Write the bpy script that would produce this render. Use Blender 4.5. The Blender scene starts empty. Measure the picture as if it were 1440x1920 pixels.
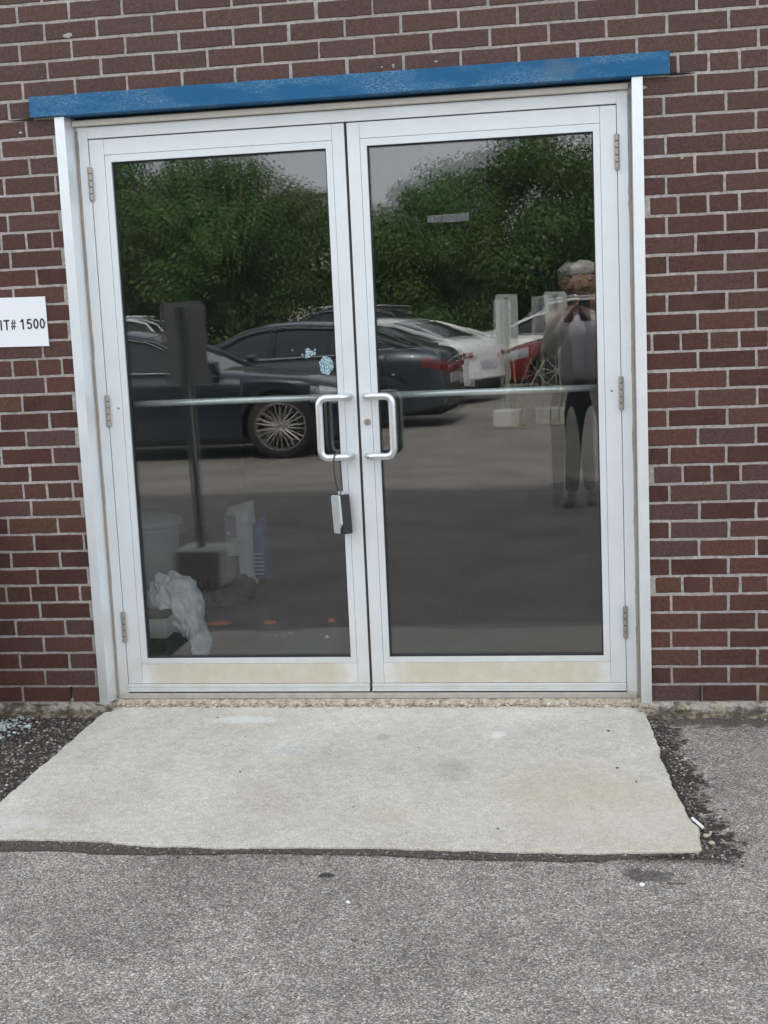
import bpy, math, random
import numpy as np
from mathutils import Matrix, Vector, noise as mnoise
PI = math.pi
scene = bpy.context.scene
COL = scene.collection

# ------------------------------------------------------------------ camera
cam_d = bpy.data.cameras.new('camera')
cam = bpy.data.objects.new('camera', cam_d); COL.objects.link(cam)
cam_d.sensor_fit = 'VERTICAL'; cam_d.sensor_height = 36.0
cam_d.lens = 36.0 * 2487.645 / 1920.0
cam_d.clip_start = 0.02; cam_d.clip_end = 1500
RM = Matrix(((0.98868377, 0.02235574, 0.14833956), (0.14331956, 0.15135061, -0.97803502), (-0.04431598, 0.98822731, 0.14643389)))
cam.matrix_world = Matrix.Translation((0.81462813, -4.76740513, 1.41798569)) @ RM.to_4x4()
scene.camera = cam

# ------------------------------------------------------------------ world, sun, exposure
SUN_EL, SUN_AZ = math.radians(48), math.radians(4)       # the sun stands behind the building
w = bpy.data.worlds.new('World'); scene.world = w; w.use_nodes = True
nt = w.node_tree; nt.nodes.clear()
out = nt.nodes.new('ShaderNodeOutputWorld'); bg = nt.nodes.new('ShaderNodeBackground')
sky = nt.nodes.new('ShaderNodeTexSky'); sky.sky_type = 'NISHITA'; sky.sun_disc = False
sky.sun_elevation = SUN_EL; sky.sun_rotation = SUN_AZ; sky.dust_density = 4; sky.air_density = 1.2
mixs = nt.nodes.new('ShaderNodeMix'); mixs.data_type = 'RGBA'; mixs.inputs[0].default_value = 0.86
tcw = nt.nodes.new('ShaderNodeTexCoord'); nz = nt.nodes.new('ShaderNodeTexNoise')
nz.inputs['Scale'].default_value = 2.2; nz.inputs['Detail'].default_value = 5
rw = nt.nodes.new('ShaderNodeValToRGB')
rw.color_ramp.elements[0].position = .3; rw.color_ramp.elements[0].color = (11.6, 12.2, 13.2, 1)
rw.color_ramp.elements[1].position = .7; rw.color_ramp.elements[1].color = (15.6, 16.0, 16.8, 1)
nt.links.new(tcw.outputs['Generated'], nz.inputs['Vector']); nt.links.new(nz.outputs['Fac'], rw.inputs[0])
nt.links.new(sky.outputs[0], mixs.inputs[6]); nt.links.new(rw.outputs[0], mixs.inputs[7])
nt.links.new(mixs.outputs[2], bg.inputs['Color']); bg.inputs['Strength'].default_value = 0.105
nt.links.new(bg.outputs[0], out.inputs[0])
sd = bpy.data.lights.new('sun', 'SUN'); sd.energy = 4.9; sd.angle = math.radians(1.6); sd.color = (1, .95, .87)
so = bpy.data.objects.new('sun', sd); COL.objects.link(so)
so.rotation_euler = (-(PI / 2 - SUN_EL), 0, -SUN_AZ); so.location = (0, 20, 20)
scene.view_settings.view_transform = 'Standard'; scene.view_settings.look = 'None'
scene.view_settings.exposure = 0.6; scene.view_settings.gamma = 1; scene.view_settings.use_curve_mapping = False
scene.cycles.transparent_max_bounces = 24; scene.cycles.max_bounces = 10

# ------------------------------------------------------------------ helpers
def tag(o, label=None, cat=None, group=None, kind=None):
    if label: o['label'] = label
    if cat: o['category'] = cat
    if group: o['group'] = group
    if kind: o['kind'] = kind
    return o
def empty(name, loc, label, cat, group=None):
    o = bpy.data.objects.new(name, None); COL.objects.link(o); o.location = loc; o.empty_display_size = .1
    return tag(o, label, cat, group)
def inv(parent):
    """world matrix of an (untransformed or simply placed) ancestor chain, without a depsgraph"""
    if parent is None: return Matrix.Identity(4)
    m = inv(parent.parent) @ parent.matrix_parent_inverse @ Matrix.LocRotScale(parent.location, parent.rotation_euler, parent.scale)
    return m
def link(name, me, m, parent=None, local=False):
    o = bpy.data.objects.new(name, me); COL.objects.link(o)
    if m is not None: me.materials.clear(); me.materials.append(m)
    if parent is not None:
        o.parent = parent
        if not local: o.matrix_parent_inverse = inv(parent).inverted()
    return o
class MB:
    def __init__(s): s.v = []; s.f = []
    def add(s, vs, fs):
        n = len(s.v); s.v += [tuple(v) for v in vs]; s.f += [tuple(i + n for i in f) for f in fs]; return s
    def box(s, x0, x1, y0, y1, z0, z1, M=None):
        vs = [(x, y, z) for x in (x0, x1) for y in (y0, y1) for z in (z0, z1)]
        if M is not None: vs = [M @ Vector(v) for v in vs]
        return s.add(vs, [(0, 1, 3, 2), (4, 6, 7, 5), (0, 4, 5, 1), (2, 3, 7, 6), (0, 2, 6, 4), (1, 5, 7, 3)])
    def tube(s, path, r, n=10, cap=True):
        P = [Vector(p) for p in path]; rs = r if isinstance(r, (list, tuple)) else [r] * len(P)
        up = None; rings = []
        for i, p in enumerate(P):
            t = (P[min(i + 1, len(P) - 1)] - P[max(i - 1, 0)]).normalized()
            if up is None: up = t.orthogonal().normalized()
            up = (up - t * up.dot(t)).normalized(); b = t.cross(up)
            rings.append([p + (up * math.cos(a) + b * math.sin(a)) * rs[i] for a in [2 * PI * k / n for k in range(n)]])
        vs = [v for ring in rings for v in ring]
        fs = [(i * n + k, i * n + (k + 1) % n, (i + 1) * n + (k + 1) % n, (i + 1) * n + k) for i in range(len(P) - 1) for k in range(n)]
        if cap: fs += [tuple(reversed(range(n))), tuple((len(P) - 1) * n + k for k in range(n))]
        return s.add(vs, fs)
    def lathe(s, prof, axis_o, axis='Z', n=24, close=False):
        """prof: (radius, height) pairs"""
        o = Vector(axis_o); vs = []
        for (r, h) in prof:
            for k in range(n):
                a = 2 * PI * k / n; c, d = r * math.cos(a), r * math.sin(a)
                vs.append(o + (Vector((c, d, h)) if axis == 'Z' else Vector((c, h, d)) if axis == 'Y' else Vector((h, c, d))))
        m = len(prof); fs = []
        for i in range(m if close else m - 1):
            j = (i + 1) % m
            fs += [(i * n + k, i * n + (k + 1) % n, j * n + (k + 1) % n, j * n + k) for k in range(n)]
        if not close: fs += [tuple(reversed(range(n))), tuple((m - 1) * n + k for k in range(n))]
        return s.add(vs, fs)
    def prism(s, pts, y0, y1):
        """outline in x,z extruded along y"""
        n = len(pts); vs = [(x, y0, z) for x, z in pts] + [(x, y1, z) for x, z in pts]
        return s.add(vs, [tuple(range(n)), tuple(reversed(range(n, 2 * n)))] + [(i, i + n, (i + 1) % n + n, (i + 1) % n) for i in range(n)])
    def build(s, name, m, parent=None, smooth=False, bevel=0, subd=0, local=False, fix=True):
        me = bpy.data.meshes.new(name); me.from_pydata(s.v, [], s.f)
        if fix:
            import bmesh
            b = bmesh.new(); b.from_mesh(me); bmesh.ops.recalc_face_normals(b, faces=b.faces); b.to_mesh(me); b.free()
        if smooth: me.polygons.foreach_set('use_smooth', [True] * len(me.polygons))
        me.update(); o = link(name, me, m, parent, local)
        if bevel:
            md = o.modifiers.new('edge', 'BEVEL'); md.width = bevel; md.segments = 2; md.limit_method = 'ANGLE'
        if subd:
            md = o.modifiers.new('round', 'SUBSURF'); md.levels = subd; md.render_levels = subd
        return o
def arc_path(pts, r, n=6):
    """polyline with rounded corners"""
    P = [Vector(p) for p in pts]; out = [P[0]]
    for i in range(1, len(P) - 1):
        a = (P[i - 1] - P[i]).normalized(); b = (P[i + 1] - P[i]).normalized()
        for k in range(n + 1):
            t = k / n; out.append((P[i] + a * r) * (1 - t) ** 2 + P[i] * 2 * t * (1 - t) + (P[i] + b * r) * t * t)
    return out + [P[-1]]
def np_mesh(name, V, F, m, parent=None, smooth=False):
    """fast mesh: V (n,3) float, F (k,4) or (k,3) int"""
    me = bpy.data.meshes.new(name); k = F.shape[1]
    me.vertices.add(len(V)); me.vertices.foreach_set('co', V.astype(np.float32).ravel())
    me.loops.add(F.size); me.loops.foreach_set('vertex_index', F.astype(np.int32).ravel())
    me.polygons.add(len(F)); me.polygons.foreach_set('loop_start', np.arange(0, F.size, k, dtype=np.int32))
    if smooth: me.polygons.foreach_set('use_smooth', np.ones(len(F), dtype=bool))
    me.update(calc_edges=True); return link(name, me, m, parent)

# ------------------------------------------------------------------ materials
class NT:
    def __init__(s, name):
        s.m = bpy.data.materials.new(name); s.m.use_nodes = True; s.t = s.m.node_tree; s.t.nodes.clear()
        s.o = s.n('ShaderNodeOutputMaterial'); s.co = None
    def n(s, t, **k):
        nd = s.t.nodes.new(t)
        for a, b in k.items(): setattr(nd, a, b)
        return nd
    def l(s, a, b): s.t.links.new(a, b)
    def pos(s, world=False):
        key = 'w' if world else 'o'
        if world: return s.n('ShaderNodeNewGeometry').outputs['Position']
        if s.co is None: s.co = s.n('ShaderNodeTexCoord').outputs['Object']
        return s.co
    def noise(s, scale, detail=4, rough=.6, vec=None):
        nd = s.n('ShaderNodeTexNoise'); nd.inputs['Scale'].default_value = scale; nd.inputs['Detail'].default_value = detail
        nd.inputs['Roughness'].default_value = rough; s.l(vec if vec is not None else s.pos(), nd.inputs['Vector']); return nd.outputs['Fac']
    def vor(s, scale, out='Distance', vec=None, rnd=1):
        nd = s.n('ShaderNodeTexVoronoi'); nd.inputs['Scale'].default_value = scale; nd.inputs['Randomness'].default_value = rnd
        s.l(vec if vec is not None else s.pos(), nd.inputs['Vector']); return nd.outputs[out]
    def ramp(s, fac, stops, interp='LINEAR'):
        nd = s.n('ShaderNodeValToRGB'); nd.color_ramp.interpolation = interp; e = nd.color_ramp.elements
        while len(e) < len(stops): e.new(.5)
        for i, (p, c) in enumerate(stops): e[i].position = p; e[i].color = (c if len(c) == 4 else tuple(c) + (1,)) if hasattr(c, '__len__') else (c, c, c, 1)
        s.l(fac, nd.inputs[0]); return nd.outputs[0]
    def mix(s, f, a, b, mode='MIX'):
        nd = s.n('ShaderNodeMix', data_type='RGBA', blend_type=mode)
        for sock, v in ((0, f), (6, a), (7, b)):
            if isinstance(v, (int, float)) and sock == 0: nd.inputs[0].default_value = v
            elif isinstance(v, (tuple, list)): nd.inputs[sock].default_value = tuple(v) + ((1,) if len(v) == 3 else ())
            else: s.l(v, nd.inputs[sock])
        return nd.outputs[2]
    def math(s, op, a, b=None, clamp=False):
        nd = s.n('ShaderNodeMath', operation=op); nd.use_clamp = clamp
        for i, v in enumerate((a, b)):
            if v is None: continue
            if isinstance(v, (int, float)): nd.inputs[i].default_value = v
            else: s.l(v, nd.inputs[i])
        return nd.outputs[0]
    def xyz(s, vec=None):
        nd = s.n('ShaderNodeSeparateXYZ'); s.l(vec if vec is not None else s.pos(), nd.inputs[0]); return nd.outputs
    def step(s, v, a, b):
        nd = s.n('ShaderNodeMapRange', interpolation_type='SMOOTHSTEP'); s.l(v, nd.inputs['Value'])
        nd.inputs['From Min'].default_value = a; nd.inputs['From Max'].default_value = b; return nd.outputs[0]
    def princ(s, color, rough=.6, metal=0, bump=None, bstr=.3, bdist=.002, spec=.5, **k):
        p = s.n('ShaderNodeBsdfPrincipled')
        for key, v in dict({'Base Color': color, 'Roughness': rough, 'Metallic': metal, 'Specular IOR Level': spec}, **k).items():
            if isinstance(v, (int, float)): p.inputs[key].default_value = v
            elif isinstance(v, (tuple, list)): p.inputs[key].default_value = tuple(v) + ((1,) if len(v) == 3 else ())
            else: s.l(v, p.inputs[key])
        if bump is not None:
            b = s.n('ShaderNodeBump'); b.inputs['Strength'].default_value = bstr; b.inputs['Distance'].default_value = bdist
            s.l(bump, b.inputs['Height']); s.l(b.outputs[0], p.inputs['Normal'])
        s.l(p.outputs[0], s.o.inputs[0]); return s.m

def plain(name, col, rough=.6, metal=0, var=.12, scale=30, bstr=.15, **k):
    t = NT(name); f = t.noise(scale, 5)
    c = t.mix(f, tuple(x * (1 - var) for x in col), tuple(min(1, x * (1 + var)) for x in col))
    return t.princ(c, rough, metal, bump=t.noise(scale * 6, 3), bstr=bstr, bdist=.001, **k)

def m_brick(name, lo, hi, grey):
    t = NT(name); oi = t.n('ShaderNodeObjectInfo'); isl = t.n('ShaderNodeNewGeometry').outputs['Random Per Island']
    r = t.math('FRACT', t.math('ADD', oi.outputs['Random'], isl))
    c = t.ramp(r, [(0, lo), (.4, tuple((a + b) / 2 for a, b in zip(lo, hi))), (.68, hi), (.85, grey), (1, (.088, .042, .026))])
    P = t.pos(True)
    c = t.mix(t.math('MULTIPLY', t.step(t.xyz(P)[2], 1.4, 2.3), .62), c, (.092, .062, .057))   # paler and greyer towards the top of the wall
    c = t.mix(1.0, c, t.ramp(t.noise(70, 4, .75, P), [(.36, .78), (.5, 1.0), (.64, 1.25)]), 'MULTIPLY')
    blot = t.noise(9, 3, vec=P); c = t.mix(t.ramp(blot, [(.35, 0), (.7, .45)]), c, (.085, .05, .038))
    fine = t.noise(260, 4, .8, P); c = t.mix(1.0, c, t.ramp(fine, [(.36, .55), (.5, 1.0), (.64, 1.5)]), 'MULTIPLY')
    spk = t.vor(300, vec=P); c = t.mix(t.math('MULTIPLY', t.ramp(spk, [(.10, 1), (.2, 0)]), .45), c, (.02, .013, .012))
    pale = t.math('MULTIPLY', t.ramp(t.noise(22, 5, .7, P), [(.66, 0), (.74, 1)]), t.ramp(t.noise(260, 2, .7, P), [(.5, 0), (.6, .55)]))
    c = t.mix(pale, c, (.30, .25, .22))
    return t.princ(c, .88, bump=t.noise(380, 4, .75, P), bstr=.65, bdist=.0015, spec=.25)
M = {}
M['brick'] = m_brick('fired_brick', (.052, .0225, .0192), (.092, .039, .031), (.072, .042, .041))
def m_mortar():
    t = NT('mortar'); P = t.pos(True)
    c = t.ramp(t.noise(60, 5, .7, P), [(.3, (.24, .222, .205)), (.5, (.38, .358, .335)), (.7, (.50, .475, .45))])
    c = t.mix(t.math('MULTIPLY', t.ramp(t.noise(3.5, 3, vec=P), [(.4, 0), (.7, 1)]), .45), c, (.21, .192, .175))
    c = t.mix(t.math('MULTIPLY', t.math('SUBTRACT', 1.0, t.step(t.math('ADD', t.xyz(P)[2], t.math('MULTIPLY', t.noise(5, 3, vec=P), .2)), .02, .42)), .38), c, (.13, .11, .095))  # darker low down: grime, with shade put into the colour
    c = t.mix(1.0, c, t.ramp(t.noise(500, 2, .7, P), [(.3, .7), (.7, 1.2)]), 'MULTIPLY')
    return t.princ(c, .95, bump=t.noise(300, 4, .7, P), bstr=.8, bdist=.002, spec=.2)
M['mortar'] = m_mortar()
def m_alu(name, base, rough=.42, metal=.35, dirt=0.0):
    t = NT(name); P = t.pos(True); z = t.xyz(P)[2]
    c = t.mix(t.noise(14, 5, vec=P), tuple(x * .94 for x in base), tuple(min(1, x * 1.05) for x in base))
    sp = t.ramp(t.noise(240, 2, .8, P), [(.69, 0), (.75, 1)]); c = t.mix(t.math('MULTIPLY', sp, .22), c, (.33, .31, .28))
    # yellowish splash stains near the ground
    if dirt:
        ax = t.math('ABSOLUTE', t.math('SUBTRACT', t.math('ABSOLUTE', t.xyz(P)[0]), .477))
        dm = t.math('MULTIPLY', t.math('SUBTRACT', 1.0, t.step(t.math('ADD', ax, t.math('MULTIPLY', t.math('SUBTRACT', t.noise(25, 3, vec=P), .5), .1)), .33, .425)), t.ramp(t.noise(16, 5, .7, P), [(.3, .55), (.6, 1)]))
        c = t.mix(t.math('MULTIPLY', dm, .85), c, (.52, .465, .345))
    low = t.math('MULTIPLY', t.math('SUBTRACT', 1.0, t.step(z, .02, .32)), t.ramp(t.noise(11, 4, vec=P), [(.3, .25), (.65, 1)]))
    c = t.mix(t.math('MULTIPLY', low, .35 + dirt), c, (.47, .41, .29))
    r = t.ramp(t.noise(8, 3, vec=P), [(.3, rough * .85), (.7, rough * 1.2)])
    return t.princ(c, r, metal, bump=t.noise(500, 2, vec=P), bstr=.05, bdist=.0004)
M['alu'] = m_alu('satin_aluminium', (.665, .70, .725))
M['alu_trim'] = m_alu('trim_aluminium', (.74, .775, .80), .34, .55)
M['alu_kick'] = m_alu('stained_bottom_rail', (.67, .69, .70), .5, .2, .10)
M['handle'] = plain('brushed_handle', (.62, .64, .65), .34, .85, .06, 50, .05)
M['chrome'] = plain('worn_steel', (.34, .315, .28), .42, .8, .35, 90, .2)
M['bar'] = plain('push_bar_steel', (.82, .86, .84), .3, .5, .05, 50, .02)
M['gasket'] = plain('black_gasket', (.012, .013, .015), .6)
M['pile'] = plain('brown_pile_strip', (.06, .047, .042), .95, 0, .5, 260, .8)
M['caulk'] = plain('old_caulk', (.27, .24, .205), .8, 0, .35, 22, .5)
M['headtrim'] = plain('beige_painted_casing', (.68, .64, .57), .6, 0, .10, 24, .3)
M['sill'] = plain('weathered_sill', (.36, .34, .30), .8, 0, .3, 30, .6)
M['dark'] = plain('dark_void', (.012, .011, .010), .95)
M['keyhole'] = M['dark']
def m_lintel():
    t = NT('scuffed_blue_paint'); P = t.pos(True)
    mp = t.n('ShaderNodeMapping'); mp.inputs['Scale'].default_value = (1, 1, 3.5); t.l(P, mp.inputs[0]); Q = mp.outputs[0]
    c = t.mix(t.noise(6, 4, vec=Q), (.008, .082, .190), (.012, .105, .235))
    wear = t.math('MULTIPLY', t.ramp(t.noise(3.2, 4, .6, Q), [(.44, 0), (.60, 1)]), t.ramp(t.noise(95, 5, .85, Q), [(.47, 0), (.60, .5)]))
    c = t.mix(wear, c, (.24, .40, .50)); c = t.mix(t.ramp(t.noise(3, 3, vec=P), [(.60, 0), (.72, .45)]), c, (.17, .20, .17))
    return t.princ(c, .75, spec=.3, bump=t.noise(120, 4, .7, P), bstr=.35, bdist=.0012)
M['lintel'] = m_lintel()
def m_concrete(name='ramp_concrete', k=1.0):
    t = NT(name); P = t.pos(True)
    c = t.ramp(t.noise(2.6, 5, .65, P), [(.32, (.43 * k, .405 * k, .35 * k)), (.5, (.486 * k, .466 * k, .41 * k)), (.72, (.54 * k, .53 * k, .485 * k))])
    c = t.mix(1.0, c, t.ramp(t.noise(210, 4, .85, P), [(.37, .62), (.5, 1), (.63, 1.30)]), 'MULTIPLY')
    c = t.mix(1.0, c, t.ramp(t.noise(30, 5, .8, P), [(.36, .86), (.64, 1.10)]), 'MULTIPLY')
    pit = t.ramp(t.vor(115, vec=P), [(.05, 1), (.12, 0)]); c = t.mix(t.math('MULTIPLY', pit, t.ramp(t.vor(115, 'Color', P), [(.55, 0), (.6, .8)])), c, (.16, .14, .12))
    st = t.ramp(t.noise(5.5, 4, .6, P), [(.62, 0), (.74, .5)]); c = t.mix(st, c, (.33 * k, .32 * k, .30 * k))
    x, y, z = t.xyz(P); ed = t.step(y, -1.12, -1.2); warm = t.math('MULTIPLY', t.step(x, .3, 1.0), t.step(y, -.45, -.9))
    c = t.mix(t.math('MULTIPLY', warm, .3), c, (.48 * k, .43 * k, .34 * k))
    def spot(cx, cy, rx, ry, s_):
        a = t.math('DIVIDE', t.math('SUBTRACT', x, cx), rx); b = t.math('DIVIDE', t.math('SUBTRACT', y, cy), ry)
        q = t.math('ADD', t.math('ADD', t.math('MULTIPLY', a, a), t.math('MULTIPLY', b, b)), t.math('MULTIPLY', t.math('SUBTRACT', t.noise(22, 4, .7, P), .5), 2.6))
        return t.math('MULTIPLY', t.math('SUBTRACT', 1.0, t.step(q, .2, 1.2)), s_)
    if k == 1:
        for (cx, cy, rx, ry, s_, sc_) in ((.38, -.62, .07, .11, .32, (.22, .215, .20)), (.10, -.30, .025, .05, .4, (.20, .20, .19)), (.0, -.26, .03, .02, .25, (.22, .22, .22)), (-.2, -.45, .12, .05, .22, (.34, .40, .42)), (-.45, -.12, .14, .05, .5, (.62, .64, .63)), (.5, -.28, .03, .04, .6, (.66, .67, .66)),
                (.75, -.8, .25, .3, .25, (.42, .35, .24)), (-.9, -1.1, .1, .06, .35, (.60, .61, .60)), (.24, -1.0, .10, .07, .2, (.40, .33, .22)), (1.0, -.2, .05, .2, .25, (.30, .28, .24))):
            c = t.mix(spot(cx, cy, rx, ry, s_), c, tuple(v for v in sc_))
        c = t.mix(t.math('MULTIPLY', t.ramp(t.vor(34, vec=P), [(.03, 1), (.075, 0)]), .55), c, (.12, .11, .10))
    if k < 1:     # foundation: soil washed over the rough concrete
        n0 = t.noise(24, 5, .7, P); zz = t.math('ADD', z, t.math('MULTIPLY', t.math('SUBTRACT', n0, .5), .06))
        c = t.mix(t.math('SUBTRACT', 1.0, t.step(zz, -.050, -.028)), c, (.07, .055, .042)); c = t.mix(t.ramp(t.noise(34, 4, .7, P), [(.46, 0), (.6, .55)]), c, (.34, .29, .21)); c = t.mix(t.ramp(t.noise(21, 5, .7, P), [(.50, 0), (.6, .8)]), c, (.06, .048, .038))
    return t.princ(c, .93, bump=t.mix(.5, t.noise(260, 4, .8, P), t.noise(30, 3, .6, P)), bstr=.8, bdist=.003, spec=.25)
M['concrete'] = m_concrete()
M['found'] = m_concrete('foundation_concrete', .60)
def m_asphalt():
    t = NT('worn_asphalt'); P = t.pos(True); x, y, z = t.xyz(P)
    wob = t.n('ShaderNodeTexNoise'); wob.inputs['Scale'].default_value = 260; t.l(P, wob.inputs['Vector'])
    vm = t.n('ShaderNodeVectorMath', operation='MULTIPLY_ADD'); t.l(wob.outputs['Color'], vm.inputs[0]); vm.inputs[1].default_value = (.004, .004, .004); t.l(P, vm.inputs[2]); Q = vm.outputs[0]
    cell = t.xyz(t.vor(235, 'Color', Q))
    c = t.ramp(cell[0], [(0, (.115, .105, .098)), (.3, (.205, .192, .180)), (.55, (.285, .270, .252)), (.78, (.37, .353, .325)), (.93, (.50, .48, .445)), (1, (.68, .66, .62))])
    tint = t.ramp(cell[1], [(0, (1.12, .96, .94)), (.35, (1, 1, 1)), (.7, (.95, 1.0, 1.04)), (1, (1.12, 1.02, .86))]); c = t.mix(1.0, c, tint, 'MULTIPLY')
    d = t.vor(235, 'Distance', Q); c = t.mix(t.ramp(d, [(.45, 0), (.75, .6)]), c, (.08, .073, .068))
    big = t.xyz(t.vor(62, 'Color', Q))[0]; bd = t.vor(62, 'Distance', Q)
    c = t.mix(t.math('MULTIPLY', t.ramp(big, [(.90, 0), (.92, .8)]), t.ramp(bd, [(.22, 1), (.34, 0)])), c, (.46, .43, .39))
    c = t.mix(1.0, c, t.ramp(t.noise(1.7, 5, .65, P), [(.36, .82), (.64, 1.14)]), 'MULTIPLY')
    c = t.mix(1.0, c, t.ramp(t.noise(13, 5, .7, P), [(.38, .86), (.62, 1.12)]), 'MULTIPLY')
    # earthy, bitumen-dark ground beside the ramp (own ragged shapes)
    n1 = t.math('SUBTRACT', t.noise(6.5, 5, .65, P), .5); n2 = t.math('SUBTRACT', t.noise(26, 4, .7, P), .5)
    xr = t.math('ADD', x, t.math('ADD', t.math('MULTIPLY', n1, .30), t.math('MULTIPLY', n2, .16)))
    yr = t.math('ADD', y, t.math('ADD', t.math('MULTIPLY', n1, .30), t.math('MULTIPLY', n2, .10)))
    left = t.math('MULTIPLY', t.math('SUBTRACT', 1.0, t.step(xr, -1.04, -1.0)), t.step(yr, -1.28, -1.12))
    left = t.math('MULTIPLY', left, t.step(xr, -2.1, -1.75))
    xe = t.math('SUBTRACT', xr, t.math('MULTIPLY', t.math('ADD', y, 0.0), -.085))
    right = t.math('MULTIPLY', t.math('MULTIPLY', t.step(x, .9, .95), t.math('SUBTRACT', 1.0, t.step(xe, 1.070, 1.12))), t.step(y, -1.30, -1.24))
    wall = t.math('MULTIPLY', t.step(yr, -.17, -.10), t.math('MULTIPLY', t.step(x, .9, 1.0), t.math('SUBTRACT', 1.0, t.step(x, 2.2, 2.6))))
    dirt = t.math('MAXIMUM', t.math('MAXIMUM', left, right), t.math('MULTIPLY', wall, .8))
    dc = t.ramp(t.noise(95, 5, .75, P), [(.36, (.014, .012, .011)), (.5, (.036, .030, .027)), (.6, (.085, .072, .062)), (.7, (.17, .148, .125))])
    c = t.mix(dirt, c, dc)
    def spot(cx, cy, rx, ry, s):
        a = t.math('DIVIDE', t.math('SUBTRACT', x, cx), rx); b = t.math('DIVIDE', t.math('SUBTRACT', y, cy), ry)
        q = t.math('ADD', t.math('ADD', t.math('MULTIPLY', a, a), t.math('MULTIPLY', b, b)), t.math('MULTIPLY', n2, 3.2))
        return t.math('MULTIPLY', t.math('SUBTRACT', 1.0, t.step(q, .35, 1.1)), s)
    sp = None
    for a in ((.098, -1.40, .024, .018, .85), (.965, -1.365, .085, .05, .6), (1.03, -1.41, .03, .012, .6), (-.13, -1.47, .012, .009, .7), (.24, -1.77, .010, .008, .6), (-.05, -2.3, .02, .015, .4), (1.19, -1.2, .045, .03, .75), (.62, -1.31, .03, .015, .35)):
        q = spot(*a); sp = q if sp is None else t.math('MAXIMUM', sp, q)
    c = t.mix(sp, c, (.022, .020, .019))
    tan = spot(1.42, -.42, .12, .08, .45); c = t.mix(tan, c, (.24, .21, .15))
    h = t.math('SUBTRACT', 1.0, d)
    return t.princ(c, .92, bump=t.mix(.45, h, t.noise(60, 4, .7, P)), bstr=.9, bdist=.004, spec=.28)
M['asphalt'] = m_asphalt()
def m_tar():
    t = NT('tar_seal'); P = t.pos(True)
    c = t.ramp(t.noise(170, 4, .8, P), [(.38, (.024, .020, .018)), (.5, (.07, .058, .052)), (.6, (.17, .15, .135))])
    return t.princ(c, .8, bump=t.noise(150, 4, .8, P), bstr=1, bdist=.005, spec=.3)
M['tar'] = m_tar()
def m_island(name, stops, rough=.8, fine=300):
    t = NT(name); g = t.n('ShaderNodeNewGeometry'); c = t.ramp(g.outputs['Random Per Island'], stops)
    c = t.mix(1.0, c, t.ramp(t.noise(fine, 3, .7, g.outputs['Position']), [(.3, .75), (.7, 1.15)]), 'MULTIPLY')
    return t.princ(c, rough, bump=t.noise(fine, 3, .7, g.outputs['Position']), bstr=.4, bdist=.001)
M['stone'] = m_island('mixed_stones', [(0, (.02, .017, .016)), (.5, (.06, .05, .045)), (.78, (.15, .13, .115)), (.94, (.30, .275, .245)), (1, (.55, .53, .50))])
def m_crumble():
    t = NT('crumbled_mortar'); P = t.pos(True)
    c = t.ramp(t.noise(38, 6, .75, P), [(.34, (.12, .095, .07)), (.44, (.33, .28, .21)), (.56, (.46, .41, .33)), (.68, (.58, .54, .47))])
    return t.princ(c, .95, bump=t.noise(75, 5, .8, P), bstr=1, bdist=.006)
M['crumble'] = m_crumble()
M['rubble'] = m_island('pale_rubble', [(0, (.20, .165, .12)), (.4, (.36, .31, .25)), (.8, (.52, .47, .40)), (1, (.66, .62, .56))])
M['glasschip'] = m_island('pale_glass_chips', [(0, (.20, .25, .25)), (.6, (.42, .49, .49)), (1, (.66, .72, .72))], .35)
def m_glass(name, k, tint):
    t = NT(name); fr = t.n('ShaderNodeFresnel'); fr.inputs['IOR'].default_value = 1.52
    bf = t.n('ShaderNodeNewGeometry').outputs['Backfacing']
    fac = t.math('MULTIPLY', t.math('MULTIPLY', fr.outputs[0], k), t.math('SUBTRACT', 1.0, bf), True)
    tr = t.n('ShaderNodeBsdfTransparent'); tr.inputs[0].default_value = tuple(tint) + (1,)
    gl = t.n('ShaderNodeBsdfGlossy'); gl.inputs['Roughness'].default_value = 0.0; gl.inputs['Color'].default_value = (1, 1, 1, 1)
    # a thin film of dust
    df = t.n('ShaderNodeBsdfDiffuse'); df.inputs['Color'].default_value = (.5, .52, .5, 1)
    mx = t.n('ShaderNodeMixShader'); t.l(fac, mx.inputs[0]); t.l(tr.outputs[0], mx.inputs[1]); t.l(gl.outputs[0], mx.inputs[2])
    P = t.pos(True); dust = t.math('MULTIPLY', t.math('MULTIPLY', t.ramp(t.noise(3, 4, vec=P), [(.3, .25), (.7, 1)]), t.math('SUBTRACT', 1.0, bf)), .007)
    m2 = t.n('ShaderNodeMixShader'); t.l(dust, m2.inputs[0]); t.l(mx.outputs[0], m2.inputs[1]); t.l(df.outputs[0], m2.inputs[2])
    t.l(m2.outputs[0], t.o.inputs[0]); return t.m
M['glass_out'] = m_glass('outer_door_glass', 2.1, (.945, .955, .955))
M['glass_in'] = m_glass('inner_door_glass', 1.95, (.945, .955, .955))
M['sticker'] = plain('faded_blue_sticker', (.26, .50, .58), .5, 0, .45, 260, .2)
M['tape'] = plain('clouded_tape', (.20, .22, .22), .4, 0, .3, 200, .5)
M['sign'] = plain('white_sign_board', (.70, .73, .76), .5, 0, .02, 10, .03)
M['ink'] = plain('sign_ink', (.02, .025, .035), .5)
M['lockgrey'] = plain('lockbox_silver', (.45, .48, .50), .4, .3)
M['lockdark'] = plain('lockbox_black', (.006, .008, .013), .5)
M['cable'] = plain('coated_cable', (.06, .05, .048), .4)
M['floor_in'] = plain('worn_interior_floor', (.115, .115, .108), .5, 0, .25, 7, .05)
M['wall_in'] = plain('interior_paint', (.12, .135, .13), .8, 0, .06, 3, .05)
M['ceil_in'] = plain('interior_ceiling', (.13, .135, .13), .9)

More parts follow.
